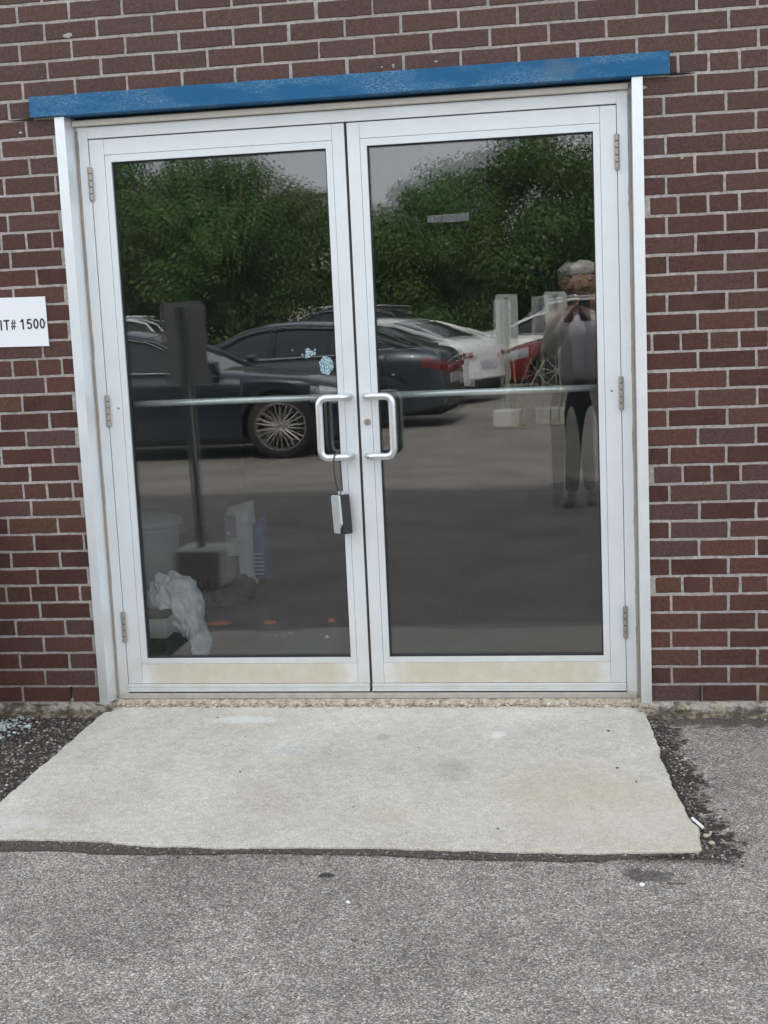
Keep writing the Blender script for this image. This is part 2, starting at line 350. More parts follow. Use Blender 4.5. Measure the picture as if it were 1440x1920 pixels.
# ================================================================== GROUND
def ground_z(y): return -.06 if y >= .1 else (-.06 - .025 * (.1 - y) / 1.3 if y > -1.2 else -.085)
ys = [.6, .1, -.1, -.3, -.5, -.7, -.9, -1.2, -1.5, -2, -3, -5, -8, -12, -20, -40, -80, -200, -600]
xs = [-600, -100, -30, -10, -4, -2, -1, 0, 1, 2, 4, 10, 30, 100, 600]
V = np.array([(x, y, ground_z(y)) for y in ys for x in xs])
F = np.array([(j * len(xs) + i, j * len(xs) + i + 1, (j + 1) * len(xs) + i + 1, (j + 1) * len(xs) + i) for j in range(len(ys) - 1) for i in range(len(xs) - 1)])[:, ::-1]
tag(np_mesh('asphalt_ground', V, F, M['asphalt']), kind='structure')

rnd = random.Random(5)
# concrete ramp: a slab with an uneven edge, its top sloping away from the door
def slab_outline():
    key = [(-1.035, .09), (-1.038, -.25), (-1.045, -.6), (-1.05, -.96), (-1.052, -1.17), (-1.02, -1.203), (-.93, -1.203), (-.78, -1.207), (-.611, -1.212), (-.47, -1.240), (-.36, -1.236), (-.229, -1.246), (-.014, -1.230),
           (.2, -1.226), (.37, -1.232), (.507, -1.236), (.75, -1.244), (.93, -1.232), (1.079, -1.219), (1.108, -1.216), (1.122, -1.200), (1.124, -1.150), (1.116, -1.07), (1.098, -.986), (1.088, -.86), (1.070, -.70), (1.056, -.547), (1.046, -.35), (1.036, -.16), (1.022, -.03), (1.005, .045), (.985, .09)]
    pts = []
    for i in range(len(key)):
        a, b = key[i], key[(i + 1) % len(key)]; d = math.dist(a, b); n = max(1, int(d / .022)) if a[1] < .085 or b[1] < .085 else 20
        for k in range(n):
            t = k / n; x, y = a[0] + (b[0] - a[0]) * t, a[1] + (b[1] - a[1]) * t
            j = .0025 if y < .08 else 0; wob_ = (.007 * mnoise.noise(Vector((x * 9, y * 9, 3))) + .004 * mnoise.noise(Vector((x * 30, y * 30, 8)))) * (1 if y < .08 else 0); pts.append((x + wob_ + rnd.uniform(-j, j), y + wob_ + rnd.uniform(-j, j)))
    return pts
O = slab_outline(); zt = lambda y: -.045 - .025 * (.1 - y) / 1.33
cx0, cy0 = .03, -.57; n = len(O); rings = []
for (sc_, dz) in ((1.0, -.09), (1.0, -.006), (.996, 0.0)):
    rings.append([(cx0 + (x - cx0) * sc_, cy0 + (y - cy0) * sc_, zt(y) + dz) for x, y in O])
vs = [v for r in rings for v in r]
fs = [(k * n + i, k * n + (i + 1) % n, (k + 1) * n + (i + 1) % n, (k + 1) * n + i) for k in range(2) for i in range(n)] + [tuple(2 * n + i for i in range(n))]
s_ = MB().add(vs, fs).build('concrete_ramp', M['concrete']); tag(s_, kind='structure')
# tar seal along the ramp front, the edge gap's shadow painted into it
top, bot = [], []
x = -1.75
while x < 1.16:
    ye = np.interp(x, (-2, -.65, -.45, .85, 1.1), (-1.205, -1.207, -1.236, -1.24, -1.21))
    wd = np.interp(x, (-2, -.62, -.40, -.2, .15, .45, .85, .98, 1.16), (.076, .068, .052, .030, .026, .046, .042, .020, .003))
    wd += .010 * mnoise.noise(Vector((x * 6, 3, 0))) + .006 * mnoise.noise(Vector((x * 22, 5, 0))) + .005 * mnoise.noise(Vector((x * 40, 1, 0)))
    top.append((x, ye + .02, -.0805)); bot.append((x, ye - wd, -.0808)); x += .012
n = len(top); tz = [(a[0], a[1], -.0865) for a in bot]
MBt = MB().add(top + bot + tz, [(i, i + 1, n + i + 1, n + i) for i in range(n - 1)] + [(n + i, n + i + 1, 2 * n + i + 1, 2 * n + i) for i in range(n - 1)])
tag(MBt.build('tar_shadow_strip', M['tar']), kind='structure')

# loose stones
ICO = None
def stones(name, pts, mat, squash=.6, seed=1, **kw):
    """pts: (x, y, z, size); small faceted stones in one mesh"""
    import bmesh
    b = bmesh.new(); bmesh.ops.create_icosphere(b, subdivisions=1, radius=1); b.verts.ensure_lookup_table()
    base = np.array([v.co[:] for v in b.verts]); F0 = np.array([[v.index for v in f.verts] for f in b.faces]); b.free()
    # only 20-face version: use the 12-vertex icosahedron
    R = np.random.RandomState(seed); Vs, Fs = [], []
    for i, (x, y, z, s) in enumerate(pts):
        v = base * (1 + R.uniform(-.28, .28, (len(base), 1))) * s * np.array([R.uniform(.7, 1.3), R.uniform(.7, 1.3), squash * R.uniform(.7, 1.1)])
        a = R.uniform(0, 6.28); c, d = math.cos(a), math.sin(a); v = v @ np.array([[c, d, 0], [-d, c, 0], [0, 0, 1]]) + [x, y, z]
        Vs.append(v); Fs.append(F0 + i * len(base))
    o = np_mesh(name, np.vstack(Vs), np.vstack(Fs), mat); tag(o, **kw); return o
def gz_top(x, y): return ground_z(y)
pts = []
for _ in range(5200):          # dark bed left of the ramp
    x = -1.045 - abs(rnd.gauss(0, .32)); y = rnd.uniform(-1.15, .08)
    if x < -2.0: continue
    pts.append((x, y, ground_z(y) + .001, rnd.choice((.002, .003, .004, .0045, .0065, .009 if rnd.random() < .4 else .004))))
for _ in range(1500):          # right of the ramp
    y = rnd.uniform(-1.24, .09); xe = 1.03 - .085 * y
    x = xe + abs(rnd.gauss(0, .035)) - .004
    pts.append((x, y, ground_z(y) + .001, rnd.choice((.002, .003, .004, .005))))
for _ in range(900):           # foot of the wall
    x = rnd.choice((rnd.uniform(1.02, 2.2), rnd.uniform(-2.2, -1.05))); y = .0 - abs(rnd.gauss(0, .035))
    pts.append((x, y, ground_z(y) + .001, rnd.choice((.002, .003, .004, .006))))
for _ in range(1500):          # grit lying on the tar seal
    x = rnd.uniform(-1.6, 1.1); y = float(np.interp(x, (-2, -.65, -.45, .85, 1.1), (-1.205, -1.207, -1.236, -1.24, -1.21))) - abs(rnd.gauss(.012, .024)); pts.append((x, y, -.0805, rnd.choice((.0015, .002, .0025, .0035))))
for _ in range(260):
    x = rnd.uniform(1.08, 1.22); y = rnd.gauss(-1.2, .03) - (x - 1.1) * .25
    pts.append((x, y, -.084, rnd.choice((.003, .004, .006))))
stones('loose_gravel', pts, M['stone'], seed=2, kind='stuff')
nb_ = 190; vsb = []; prb = ((.062, -.019), (.0565, -.024), (.0515, -.030), (.046, -.037), (.036, -.0465))
for i in range(nb_ + 1):
    x = -1.03 + 2.06 * i / nb_
    for q, (y, z) in enumerate(prb):
        nn = .006 * mnoise.noise(Vector((x * 22, q * 1.7, 4))) + .004 * mnoise.noise(Vector((x * 70, q * 3.3, 9))); vsb.append((x, y + nn * (1 if q else 0), z + nn * .8))
tag(MB().add(vsb, [(i * 5 + q, i * 5 + q + 1, (i + 1) * 5 + q + 1, (i + 1) * 5 + q) for i in range(nb_) for q in range(4)]).build('crumbled_mortar_bed', M['crumble'], smooth=False), kind='stuff')
pts = []
for _ in range(1300):          # crumbling mortar under the threshold
    x = rnd.uniform(-1.01, 1.02); y = rnd.gauss(.042, .010); pts.append((x, y, -.046 + max(0, y - .03) * .35 + rnd.uniform(0, .004), rnd.choice((.002, .003, .004, .0055, .008 if rnd.random() < .25 else .003))))
for _ in range(200):
    s = rnd.choice((-1, 1)); x = s * rnd.gauss(1.01, .025); y = rnd.gauss(.03, .03); pts.append((x, min(y, .06), -.052, rnd.choice((.003, .005, .008))))
stones('crumbled_mortar_rubble', pts, M['rubble'], seed=3, kind='stuff')
pts = []
for _ in range(230):
    a, r_ = rnd.uniform(0, 6.28), abs(rnd.gauss(0, .06)); x, y = -1.40 + r_ * math.cos(a) * 1.3, -.16 + r_ * math.sin(a) * 1.5
    pts.append((x, y, ground_z(y) + .003, rnd.choice((.003, .004, .005, .007, .008))))
stones('pale_glass_fragments', pts, M['glasschip'], .5, 4, kind='stuff')
pts = [(rnd.uniform(-1.0, 1.6), rnd.uniform(-2.4, -1.3), -.083, rnd.choice((.002, .0025, .003, .004))) for _ in range(420)]
stones('scattered_grit', pts, M['rubble'], .6, 6, kind='stuff')
def pebble(x, y, s, mat, label, name='pebble', cat='stone', sq=.6, z=None, group=None):
    return stones(name, [(x, y, (ground_z(y) if z is None else z) + s * sq * .6, s)], mat, sq, int(abs(x) * 991) + 3, label=label, cat=cat, group=group)
M['white'] = plain('white_stone', (.75, .75, .74), .6, 0, .08, 100)
M['orange'] = plain('crumpled_orange_paper', (.72, .22, .08), .7, 0, .3, 60, .5)
pebble(.190, -1.569, .008, M['white'], 'bright white pebble on the asphalt in front of the concrete ramp middle')
pebble(.945, -1.425, .007, M['white'], 'bright white pebble beside the tar stain near the ramp corner')
pebble(-1.285, -.17, .016, M['glasschip'], 'largest pale flat stone on dark soil left of the ramp')
pebble(-1.335, -.30, .012, M['glasschip'], 'pale stone beside the greenish glass chips, nearer the camera')
pebble(1.135, .012, .010, M['white'], 'white stone by the wall foot right of the ramp')
pebble(1.43, .03, .010, M['white'], 'white pebble by the wall foot near the right picture edge')
pebble(1.15, -1.15, .011, M['rubble'], 'tan stone lying in the ramp corner gap')
pebble(1.14, -1.10, .010, M['rubble'], 'pinkish stone next to the cigarette butt')
cb = MB().tube([(1.108, -1.012, -.062), (1.132, -1.075, -.064)], .0042, 10).build('cigarette_butt', M['white'], smooth=False)
tag(cb, 'white cigarette butt lying in the gap at the ramp edge', 'cigarette butt')
CL = ('round black tar crumb on the ramp near its top right corner', 'round black tar crumb halfway down the right side of the ramp', 'tiny black crumb just below the crumb on the right side of the ramp', 'tiny black crumb on the upper left part of the ramp', 'black crumb on the middle left of the ramp', 'tiny black crumb close under the left door leaf', 'tiny black crumb near the front middle of the ramp', 'tiny black crumb near the front edge of the ramp, right of middle', 'small dark brown twig crumb in the upper middle of the ramp')
for i, (x, y) in enumerate(((.885, -.24), (.905, -.60), (.96, -.72), (-.40, -.31), (-.33, -.66), (-.56, -.10), (.1, -.95), (.55, -1.1), (.24, -.42))):
    sp_ = stones('dark_crumb', [(x, y, zt(y) + .002, .0055 if i < 2 else .0035)], M['tar'], .5, 30 + i,
        label=CL[i], cat='crumb', group='dark crumbs scattered on the concrete ramp')
# moss tuft in the joint at the foot of the right wall
M['moss'] = plain('green_moss', (.10, .15, .035), .95, 0, .5, 80, .8)
pts = [(rnd.gauss(1.165, .02), rnd.gauss(.0, .008) - .012, rnd.uniform(-.055, -.035), .0035) for _ in range(120)] + [(rnd.gauss(1.24, .05), rnd.gauss(-.02, .012), -.058, .003) for _ in range(110)]
stones('moss', pts, M['moss'], .8, 8, kind='stuff')

# ================================================================== BRICK WALL
ZB, PH = -.0192, .0667
WALL_T = 7.0
wall = empty('brick_wall', (0, 0, -.06), 'dark red brick wall with pale mortar around the double glass doors', 'wall')
OX0, OX1, OZ = -1.052, 1.046, 2.182
core = MB()
Y0, Y1 = .0028, .2
for (a, b, c, d) in ((-8, OX0 + .004, -.2, OZ + .07), (OX1 - .004, 8, -.2, OZ + .07), (-8, 8, OZ + .07, WALL_T)):
    nx = max(1, int((b - a) / .05)); core.box(a, b, Y0, Y1, c, d)
core.build('mortar', M['mortar'], wall)
MB().box(-8.02, 8.02, -.03, .26, WALL_T, WALL_T + .06).build('coping', M['alu_trim'], wall)
HEAD = (33, 26, 19, 12, 6)     # header courses, counted from the bottom
def brick_mesh(w_, h_, rr):
    """irregular outline, rolled edge, 3 mm proud of the joints"""
    out_ = []
    for (x0, z0, x1, z1, k) in ((-w_, -h_, w_, -h_, 5), (w_, -h_, w_, h_, 2), (w_, h_, -w_, h_, 5), (-w_, h_, -w_, -h_, 2)):
        for i in range(k):
            t = i / k; j = .0011; out_.append((x0 + (x1 - x0) * t + rr.uniform(-j, j), z0 + (z1 - z0) * t + rr.uniform(-j, j)))
    n = len(out_); ins = .0022
    f1 = [(x - math.copysign(ins, x) if abs(abs(x) - w_) < .004 else x, 0, z - math.copysign(ins, z) if abs(abs(z) - h_) < .004 else z) for x, z in out_]
    f2 = [(x, .0018, z) for x, z in out_]; f3 = [(x, .012, z) for x, z in out_]
    me = bpy.data.meshes.new('brick')
    me.from_pydata(f1 + f2 + f3, [], [tuple(range(n))] + [(i, n + i, n + (i + 1) % n, (i + 1) % n) for i in range(n)] + [(n + i, 2 * n + i, 2 * n + (i + 1) % n, n + (i + 1) % n) for i in range(n)])
    me.materials.append(M['brick']); me.update(); return me
rb = random.Random(11)
BM = {('s', i): brick_mesh(.0952, .0283, rb) for i in range(10)}; BM.update({('h', i): brick_mesh(.0454, .0283, rb) for i in range(6)})
far_v, far_f, n_brick = [], [], 0
def add_brick(x0, x1, z0, j):
    """x0..x1 are joint centres"""
    global n_brick
    a, b = x0 + .005, x1 - .005
    if z0 < OZ - .01 or (abs(z0 - OZ) < .02):
        lim0, lim1 = (OX0, OX1) if z0 < OZ - .01 else (-1.1385, 1.1385)
        if a > lim0 - .004 and b < lim1 + .004: return
        if a < lim0 < b and b < 0: b = lim0 - .001
        if a < lim1 < b and a > 0: a = lim1 + .001
    if b - a < .012: return
    seen = (b > -1.42 and a < 1.5 and z0 < 2.60)
    if seen:
        hd = (b - a) < .12; me = BM[('h' if hd else 's', rb.randrange(6 if hd else 10))]
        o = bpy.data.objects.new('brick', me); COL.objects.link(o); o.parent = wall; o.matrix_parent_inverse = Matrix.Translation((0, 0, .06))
        o.location = ((a + b) / 2, rb.uniform(-.0012, .0008), z0 + PH / 2 + rb.uniform(-.0007, .0007)); o.scale = ((b - a) / (.0908 if hd else .1904), 1, 1)
        o.rotation_euler = (rb.uniform(-.012, .012), rb.uniform(-.004, .004), rb.uniform(-.004, .004)); n_brick += 1
    else:
        k = len(far_v); y = rb.uniform(-.0012, .0008); zz0, zz1 = z0 + .005, z0 + PH - .005
        far_v.extend([(a, y, zz0), (b, y, zz0), (b, y, zz1), (a, y, zz1), (a, .01, zz0), (b, .01, zz0), (b, .01, zz1), (a, .01, zz1)])
        far_f.extend([(k, k + 1, k + 2, k + 3), (k, k + 4, k + 5, k + 1), (k + 1, k + 5, k + 6, k + 2), (k + 2, k + 6, k + 7, k + 3), (k + 3, k + 7, k + 4, k)])
for j in range(0, 105):
    z0 = ZB + j * PH; hdr = (j in HEAD) or (j > 33 and (j - 33) % 7 == 0)
    for side in (-1, 1):
        if hdr: step_, ph = .1, (.0 if side < 0 else .065) if j != 33 else .07
        else:
            step_ = .2; odd = (33 - j) % 2 != 0; ph = (.030 if odd else .132) if (side < 0 or j > 33) else (.022 if odd else .121)
        if j > 33 and side > 0 and not hdr: pass
        k0 = math.floor((-8 - ph) / step_); js = {}
        k = k0
        while ph + k * step_ < 8:
            xa, xb = ph + k * step_, ph + (k + 1) * step_; mid = (xa + xb) / 2
            if (mid < 0) == (side < 0): 
                ja = js.setdefault(k, rb.uniform(-.004, .004)); jb = js.setdefault(k + 1, rb.uniform(-.004, .004))
                if xa < 0 < xb: ja = jb = 0
                add_brick(max(-8, xa + ja), min(8, xb + jb), z0, j)
            k += 1
tag(np_mesh('far_bricks', np.array(far_v), np.array(far_f), M['brick'], wall), kind='stuff')
# missing mortar: open cracks beside the lintel, an open perpend at the foot
ck = MB()
ck.prism([(1.137, 2.180), (1.18, 2.1795), (1.222, 2.1835), (1.18, 2.1865), (1.137, 2.1875)], -.001, .004)
ck.prism([(-1.138, 2.176), (-1.138, 2.1865), (-1.19, 2.184), (-1.235, 2.183), (-1.19, 2.1795)], -.001, .004)
ck.prism([(1.218, ZB + .002), (1.224, ZB + .002), (1.225, ZB + .062), (1.219, ZB + .062)], -.0006, .004)
ck.prism([(-1.172, ZB + .02), (-1.167, ZB + .02), (-1.164, ZB + .064), (-1.174, ZB + .064)], -.0006, .004)
ck.build('crack', M['dark'], wall)
for i, (x, z, q) in enumerate(((1.176, 1.905, .004), (.195, 2.279, .005), (.195, 2.272, .003), (.345, 2.281, .005), (.155, 2.276, .003), (-.98, 2.463, .012), (1.05, 2.146, .008), (-1.19, 2.138, .006), (.47, 2.49, .005))):
    r_ = random.Random(i); MB().prism([(x + q * (1.3 + r_.uniform(-.4, .4)) * math.cos(a), z + q * .7 * (1 + r_.uniform(-.4, .4)) * math.sin(a)) for a in [2 * PI * k / 9 for k in range(9)]], -.0018, .001).build('mortar_smear', M['mortar'], wall)
# rough concrete foundation edge
for (x0, x1) in ((-8, -1.0), (1.0, 8)):
    n = int((x1 - x0) / .02); vs = []; prof = ((.01, ZB + .003), (-.012, ZB + .001), (-.016, ZB - .010), (-.020, ZB - .020), (-.030, -.050), (-.055, -.062), (-.06, -.085))
    for i in range(n + 1):
        x = x0 + (x1 - x0) * i / n
        for q, (y, z) in enumerate(prof):
            nn = mnoise.noise(Vector((x * 9, q * 2.3, 1))) * .016 + mnoise.noise(Vector((x * 55, q * 3.1, 5))) * .009
            vs.append((x, y + (nn if q else 0), z + (nn * .35 if q > 1 else 0)))
    m_ = len(prof)
    MB().add(vs, [(i * m_ + q, i * m_ + q + 1, (i + 1) * m_ + q + 1, (i + 1) * m_ + q) for i in range(n) for q in range(m_ - 1)]).build('foundation', M['found'], wall, smooth=False)

# ================================================================== LINTEL, TRIM, FRAME
lt = empty('steel_lintel', (0, 0, OZ), 'blue painted steel lintel spanning above the double doors, paint scuffed', 'lintel')
pl = [(-1.139, 2.184)]
xx = -1.139
while xx < 1.136: pl.append((xx, 2.1835 + rb.uniform(-.0006, .0006))); xx += .06
pl += [(1.137, 2.1825), (1.138, 2.205), (1.133, 2.214), (1.136, 2.222), (1.138, 2.256)]
xx = 1.13
while xx > -1.13: pl.append((xx, 2.2565 + rb.uniform(-.0008, .0008))); xx -= .06
pl += [(-1.139, 2.257)]
MB().prism(pl[1:], -.024, .0).build('lintel_face', M['lintel'], lt, bevel=.0015)
MB().box(-1.05, 1.045, -.022, .12, 2.184, 2.1875).build('lintel_underside', M['lintel'], lt)
fr = empty('aluminium_door_frame', (0, .1, -.02), 'pale aluminium frame of jambs, head and sill round the double doors', 'door frame')
MB().add([(x, y, z) for z in (-.0195, 2.1825) for x, y in ((-1.0525, -.012), (-1.0155, -.012), (-1.0065, .069), (-1.0525, .069))], [(0, 1, 2, 3), (4, 5, 6, 7), (0, 1, 5, 4), (1, 2, 6, 5), (2, 3, 7, 6), (3, 0, 4, 7)]).build('jamb_cover', M['alu_trim'], fr, bevel=.0015)
MB().box(1.0105, 1.0475, -.012, .069, -.0215, 2.1825).build('jamb_cover', M['alu_trim'], fr, bevel=.0015)
MB().box(-1.0, -.961, .066, .175, -.004, 2.152).build('jamb', M['alu'], fr, bevel=.001)
MB().box(.961, 1.0, .066, .175, -.004, 2.152).build('jamb', M['alu'], fr, bevel=.001)
MB().box(-.961, .961, .067, .175, 2.109, 2.151).build('head', M['alu'], fr, bevel=.001)
MB().box(-1.008, 1.0, .040, .12, 2.1535, 2.1725).build('head_casing', M['headtrim'], fr, bevel=.003)
MB().box(-1.0485, 1.0435, .1, .2, 2.1785, 2.184).box(-1.051, -1.001, .0705, .19, -.02, 2.18).box(1.001, 1.045, .0705, .19, -.02, 2.18).build('packing', M['headtrim'], fr)
# ragged caulk beads
for s, xa, xb in ((-1, -1.0075, -.9985), (1, .9985, 1.0115)):
    a, b, c = [], [], []; z = -.01; k = 0
    while z < 2.15:
        wv = .0028 * mnoise.noise(Vector((z * 7, s, 2))) + .0015 * mnoise.noise(Vector((z * 40, s, 7)))
        inner = (xb if s < 0 else xa) - s * (.001 + max(0, wv * 1.6)); outer = (xa if s < 0 else xb)
        a.append((outer, .0655 + wv, z)); b.append(((inner + outer) / 2, .061 + wv, z)); c.append((inner, .0652 + wv * .3, z)); z += .012
    n = len(a); MB().add(a + b + c, [(i, i + 1, n + i + 1, n + i) for i in range(n - 1)] + [(n + i, n + i + 1, 2 * n + i + 1, 2 * n + i) for i in range(n - 1)]).build('caulk', M['caulk'], fr, smooth=True)
MB().box(-.999, .999, .056, .21, -.0215, .0015).build('sill', M['sill'], fr, bevel=.004)
MB().box(-1.03, 1.03, .064, .21, -.2, -.022).build('sill_bed', M['found'], fr)

# ================================================================== DOOR LEAVES
def pane(name, m, parent, x0, x1, z0, z1, y, bow, th=.005, nx=26, nz=40):
    """glass slab, gently bowed between its fixed edges as sealed units are"""
    vs = []
    for off in (0, th):
        for j in range(nz + 1):
            for i in range(nx + 1):
                u, v = i / nx * 2 - 1, j / nz * 2 - 1
                q = (1 - u * u) * (1 - v * v) ; vs.append((x0 + (x1 - x0) * i / nx, y + off + bow * q, z0 + (z1 - z0) * j / nz))
    N = (nx + 1) * (nz + 1); fs = []
    for j in range(nz):
        for i in range(nx):
            a = j * (nx + 1) + i; fs.append((a, a + 1, a + nx + 2, a + nx + 1)); fs.append((N + a, N + a + nx + 1, N + a + nx + 2, N + a + 1))
    return MB().add(vs, fs).build(name, m, parent, smooth=True, fix=False)
def leaf(x0, x1, hinge_left, label, bows):
    """x0,x1: outer edges. hinge stile 57 mm, meeting stile 45 mm"""
    d = empty('glass_double_door_leaf', ((x0 if hinge_left else x1), .09, .004), label, 'door')
    d['group'] = 'pair of aluminium framed glass doors'
    hs, ms = .056, .045; YF, YB = .070, .114
    xi0 = x0 + (hs if hinge_left else ms); xi1 = x1 - (ms if hinge_left else hs)      # inner edge of stiles
    MB().box(x0, xi0, YF, YB, .037, 2.105).build('stile', M['alu'], d, bevel=.0008)
    MB().box(xi1, x1, YF, YB, .037, 2.105).build('stile', M['alu'], d, bevel=.0008)
    MB().box(xi0 + .0007, xi1 - .0007, YF + .0003, YB, 2.048, 2.105).build('top_rail', M['alu'], d, bevel=.0008)
    MB().box(xi0 + .0007, xi1 - .0007, YF + .0003, YB, .037, .1145).build('bottom_rail', M['alu_kick'], d, bevel=.0008)
    b = .0245; zb0, zb1 = .1155, 2.047
    for (a, c, e, f) in ((xi0 + .001, xi0 + b, zb0, zb1), (xi1 - b, xi1 - .001, zb0, zb1), (xi0 + b, xi1 - b, zb0, .1365), (xi0 + b, xi1 - b, 2.0215, zb1)):
        MB().box(a, c, YF + .0012, .0895, e, f).build('glazing_bead', M['alu'], d, bevel=.0006)
    g = .0045; gx0, gx1, gz0, gz1 = xi0 + b, xi1 - b, .1365, 2.0215
    q = MB()
    for (a, c, e, f) in ((gx0, gx0 + g, gz0, gz1), (gx1 - g, gx1, gz0, gz1), (gx0 + g, gx1 - g, gz0, gz0 + g), (gx0 + g, gx1 - g, gz1 - g, gz1)):
        q.box(a, c, .082, .1125, e, f)
    q.build('gasket', M['gasket'], d)
    pane('glass_pane', M['glass_out'], d, gx0 + .001, gx1 - .001, gz0 + .001, gz1 - .001, .090, bows[0])
    pane('glass_pane', M['glass_in'], d, gx0 + .001, gx1 - .001, gz0 + .001, gz1 - .001, .104, bows[1])
    # sweep with ridges
    sw = MB().box(x0, x1, .062, .116, .0085, .0355)
    sw.box(x0, x1, .0585, .0625, .026, .0355).box(x0, x1, .0560, .0625, .008, .0125).box(x0, x1, .0595, .0625, .0165, .0205)
    sw.build('door_sweep', M['alu'], d, bevel=.0005)
    MB().box(x0 + .002, x1 - .002, .066, .108, .002, .0085).build('sweep_brush', M['gasket'], d)
    xh = x0 - .0005 if hinge_left else x1 + .0005; s = 1 if hinge_left else -1
    for (za, zc) in ((1.886, 2.007), (1.047, 1.166), (.207, .327)):
        h = MB().box(xh - .002, xh + .002, .062, .09, za, zc).build('hinge', M['chrome'], d)
        L = (zc - za) / 5
        for k in range(5):
            MB().lathe([(.0045, za + k * L), (.0088, za + k * L + .0018), (.0088, za + (k + 1) * L - .0018), (.004, za + (k + 1) * L)], (xh, .061, 0), 'Z', 12).build('knuckle', M['chrome'], h, smooth=False)
        MB().lathe([(.002, za - .004), (.005, za - .002), (.005, za), (.002, za)], (xh, .061, 0), 'Z', 10).build('hinge_pin', M['chrome'], h)
    # pull handle: offset tube
    xm = x1 - .027 if hinge_left else x0 + .027; xg = xm - s * .103
    zt_, zb_ = 1.128, .908
    path = arc_path([(xm, .072, zt_), (xm - s * .004, .020, zt_), (xg, .006, zt_), (xg, .004, zb_), (xm - s * .004, .020, zb_), (xm, .072, zb_)], .030, 8)
    path = [path[0]] + [p for p in path[1:-1]] + [path[-1]]
    MB().tube(path, .0133, 16).build('pull_handle', M['handle'], d, smooth=True)
    # push bar on the inside
    MB().tube([(gx0 - .04, .165, 1.122), (gx1 + .04, .165, 1.122)], .0125, 16).tube([(gx0 - .03, .112, 1.122), (gx0 - .03, .165, 1.122)], .009, 10).tube([(gx1 + .03, .112, 1.122), (gx1 + .03, .165, 1.122)], .009, 10).build('push_bar', M['bar'], d, smooth=True)
    xs_ = x0 + .04 if hinge_left else x1 - .033
    MB().lathe([(.0045, .0705), (.0045, .0685), (.003, .0675), (.0005, .0672)], (xs_, 0, 1.115), 'Y', 14).build('screw', M['chrome'], d, smooth=True)
    return d, (gx0, gx1)
lf, gl = leaf(-.959, -.0025, True, 'left glass door leaf, lockbox hanging on its pull handle, pale blue stickers on its glass', (.0008, -.0006))
rt, gr_ = leaf(.0075, .959, False, 'right glass door leaf with the key cylinder and a clouded tape strip on its glass', (.0018, -.0014))
MB().box(-.0020, .0070, .077, .110, .012, 2.104).build('weather_strip', M['pile'], rt)
cyl = MB().lathe([(.0125, .0705), (.0125, .0665), (.0112, .0655), (.0085, .0655), (.0083, .0645), (.0004, .0643)], (.034, 0, 1.032), 'Y', 28).build('key_cylinder', M['chrome'], rt, smooth=False)
MB().box(.0333, .0347, .0638, .0646, 1.027, 1.036).build('keyhole', M['keyhole'], cyl)
# stickers and tape: flat things on the glass
def blob(name, cx, cz, rx, rz, lobes, amp, seed, m, parent, y=.0885, holes=False):
    r_ = random.Random(seed); n = 44; outl = []
    for k in range(n):
        a = 2 * PI * k / n; q = 1 + amp * math.sin(lobes * a + seed) + r_.uniform(-.07, .07); outl.append((cx + rx * q * math.cos(a), cz + rz * q * math.sin(a)))
    return MB().prism(outl, y, y + .0004).build(name, m, parent)
def m_sticker(name, seed):
    t = NT(name); P = t.pos(True)
    f = t.noise(170, 3, .6, P); c = t.ramp(f, [(.35, (.08, .13, .15)), (.48, (.26, .40, .45)), (.6, (.46, .60, .64))])
    p = t.n('ShaderNodeBsdfPrincipled'); t.l(c, p.inputs['Base Color']); p.inputs['Roughness'].default_value = .5
    tr = t.n('ShaderNodeBsdfTransparent'); mx = t.n('ShaderNodeMixShader'); t.l(t.ramp(t.noise(210, 2, .6, P), [(.34 + seed, .15), (.5 + seed, .95)]), mx.inputs[0])
    t.l(tr.outputs[0], mx.inputs[1]); t.l(p.outputs[0], mx.inputs[2]); t.l(mx.outputs[0], t.o.inputs[0]); return t.m
ms1, ms2 = m_sticker('worn_sticker', .0), m_sticker('peeling_sticker', .05)
blob('sticker', -.113, 1.245, .0265, .033, 6, .06, 3, ms1, lf)['label'] = 'flower-shaped faded blue sticker'
blob('sticker', -.175, 1.292, .019, .016, 3, .30, 8, ms2, lf)['label'] = 'torn remnant of a pale blue sticker'
blob('sticker_remnant', -.153, 1.304, .004, .004, 3, .1, 2, ms2, lf)
blob('sticker_remnant', -.201, 1.287, .004, .005, 3, .1, 5, ms2, lf)
blob('sticker_remnant', -.238, 1.305, .003, .003, 3, .1, 6, ms2, lf)
def m_tape():
    t = NT('clouded_tape_strip'); P = t.pos(True); mp = t.n('ShaderNodeMapping'); mp.inputs['Scale'].default_value = (260, 1, 30); t.l(P, mp.inputs[0])
    f = t.noise(1, 3, .6, mp.outputs[0]); c = t.ramp(f, [(.35, (.13, .14, .15)), (.6, (.25, .26, .26)), (.75, (.62, .63, .63))])
    p = t.n('ShaderNodeBsdfPrincipled'); t.l(c, p.inputs['Base Color']); tr = t.n('ShaderNodeBsdfTransparent'); mx = t.n('ShaderNodeMixShader'); mx.inputs[0].default_value = .27
    t.l(tr.outputs[0], mx.inputs[1]); t.l(p.outputs[0], mx.inputs[2]); t.l(mx.outputs[0], t.o.inputs[0]); return t.m
MB().prism([(.284, 1.742), (.36, 1.7385), (.4335, 1.7405), (.4335, 1.769), (.38, 1.7675), (.312, 1.7665), (.284, 1.765)], .0883, .0887).build('tape_strip', m_tape(), rt)
sc_ = MB()
for k in range(26):          # scuffed scratches low on the left glass
    x, z = -.43 + rnd.random() * .13, .222 + rnd.uniform(-.008, .010); sc_.box(x, x + rnd.uniform(.002, .009), .0886, .0888, z, z + rnd.uniform(.0005, .0022))
sc_.build('scratches', M['tape'], lf)

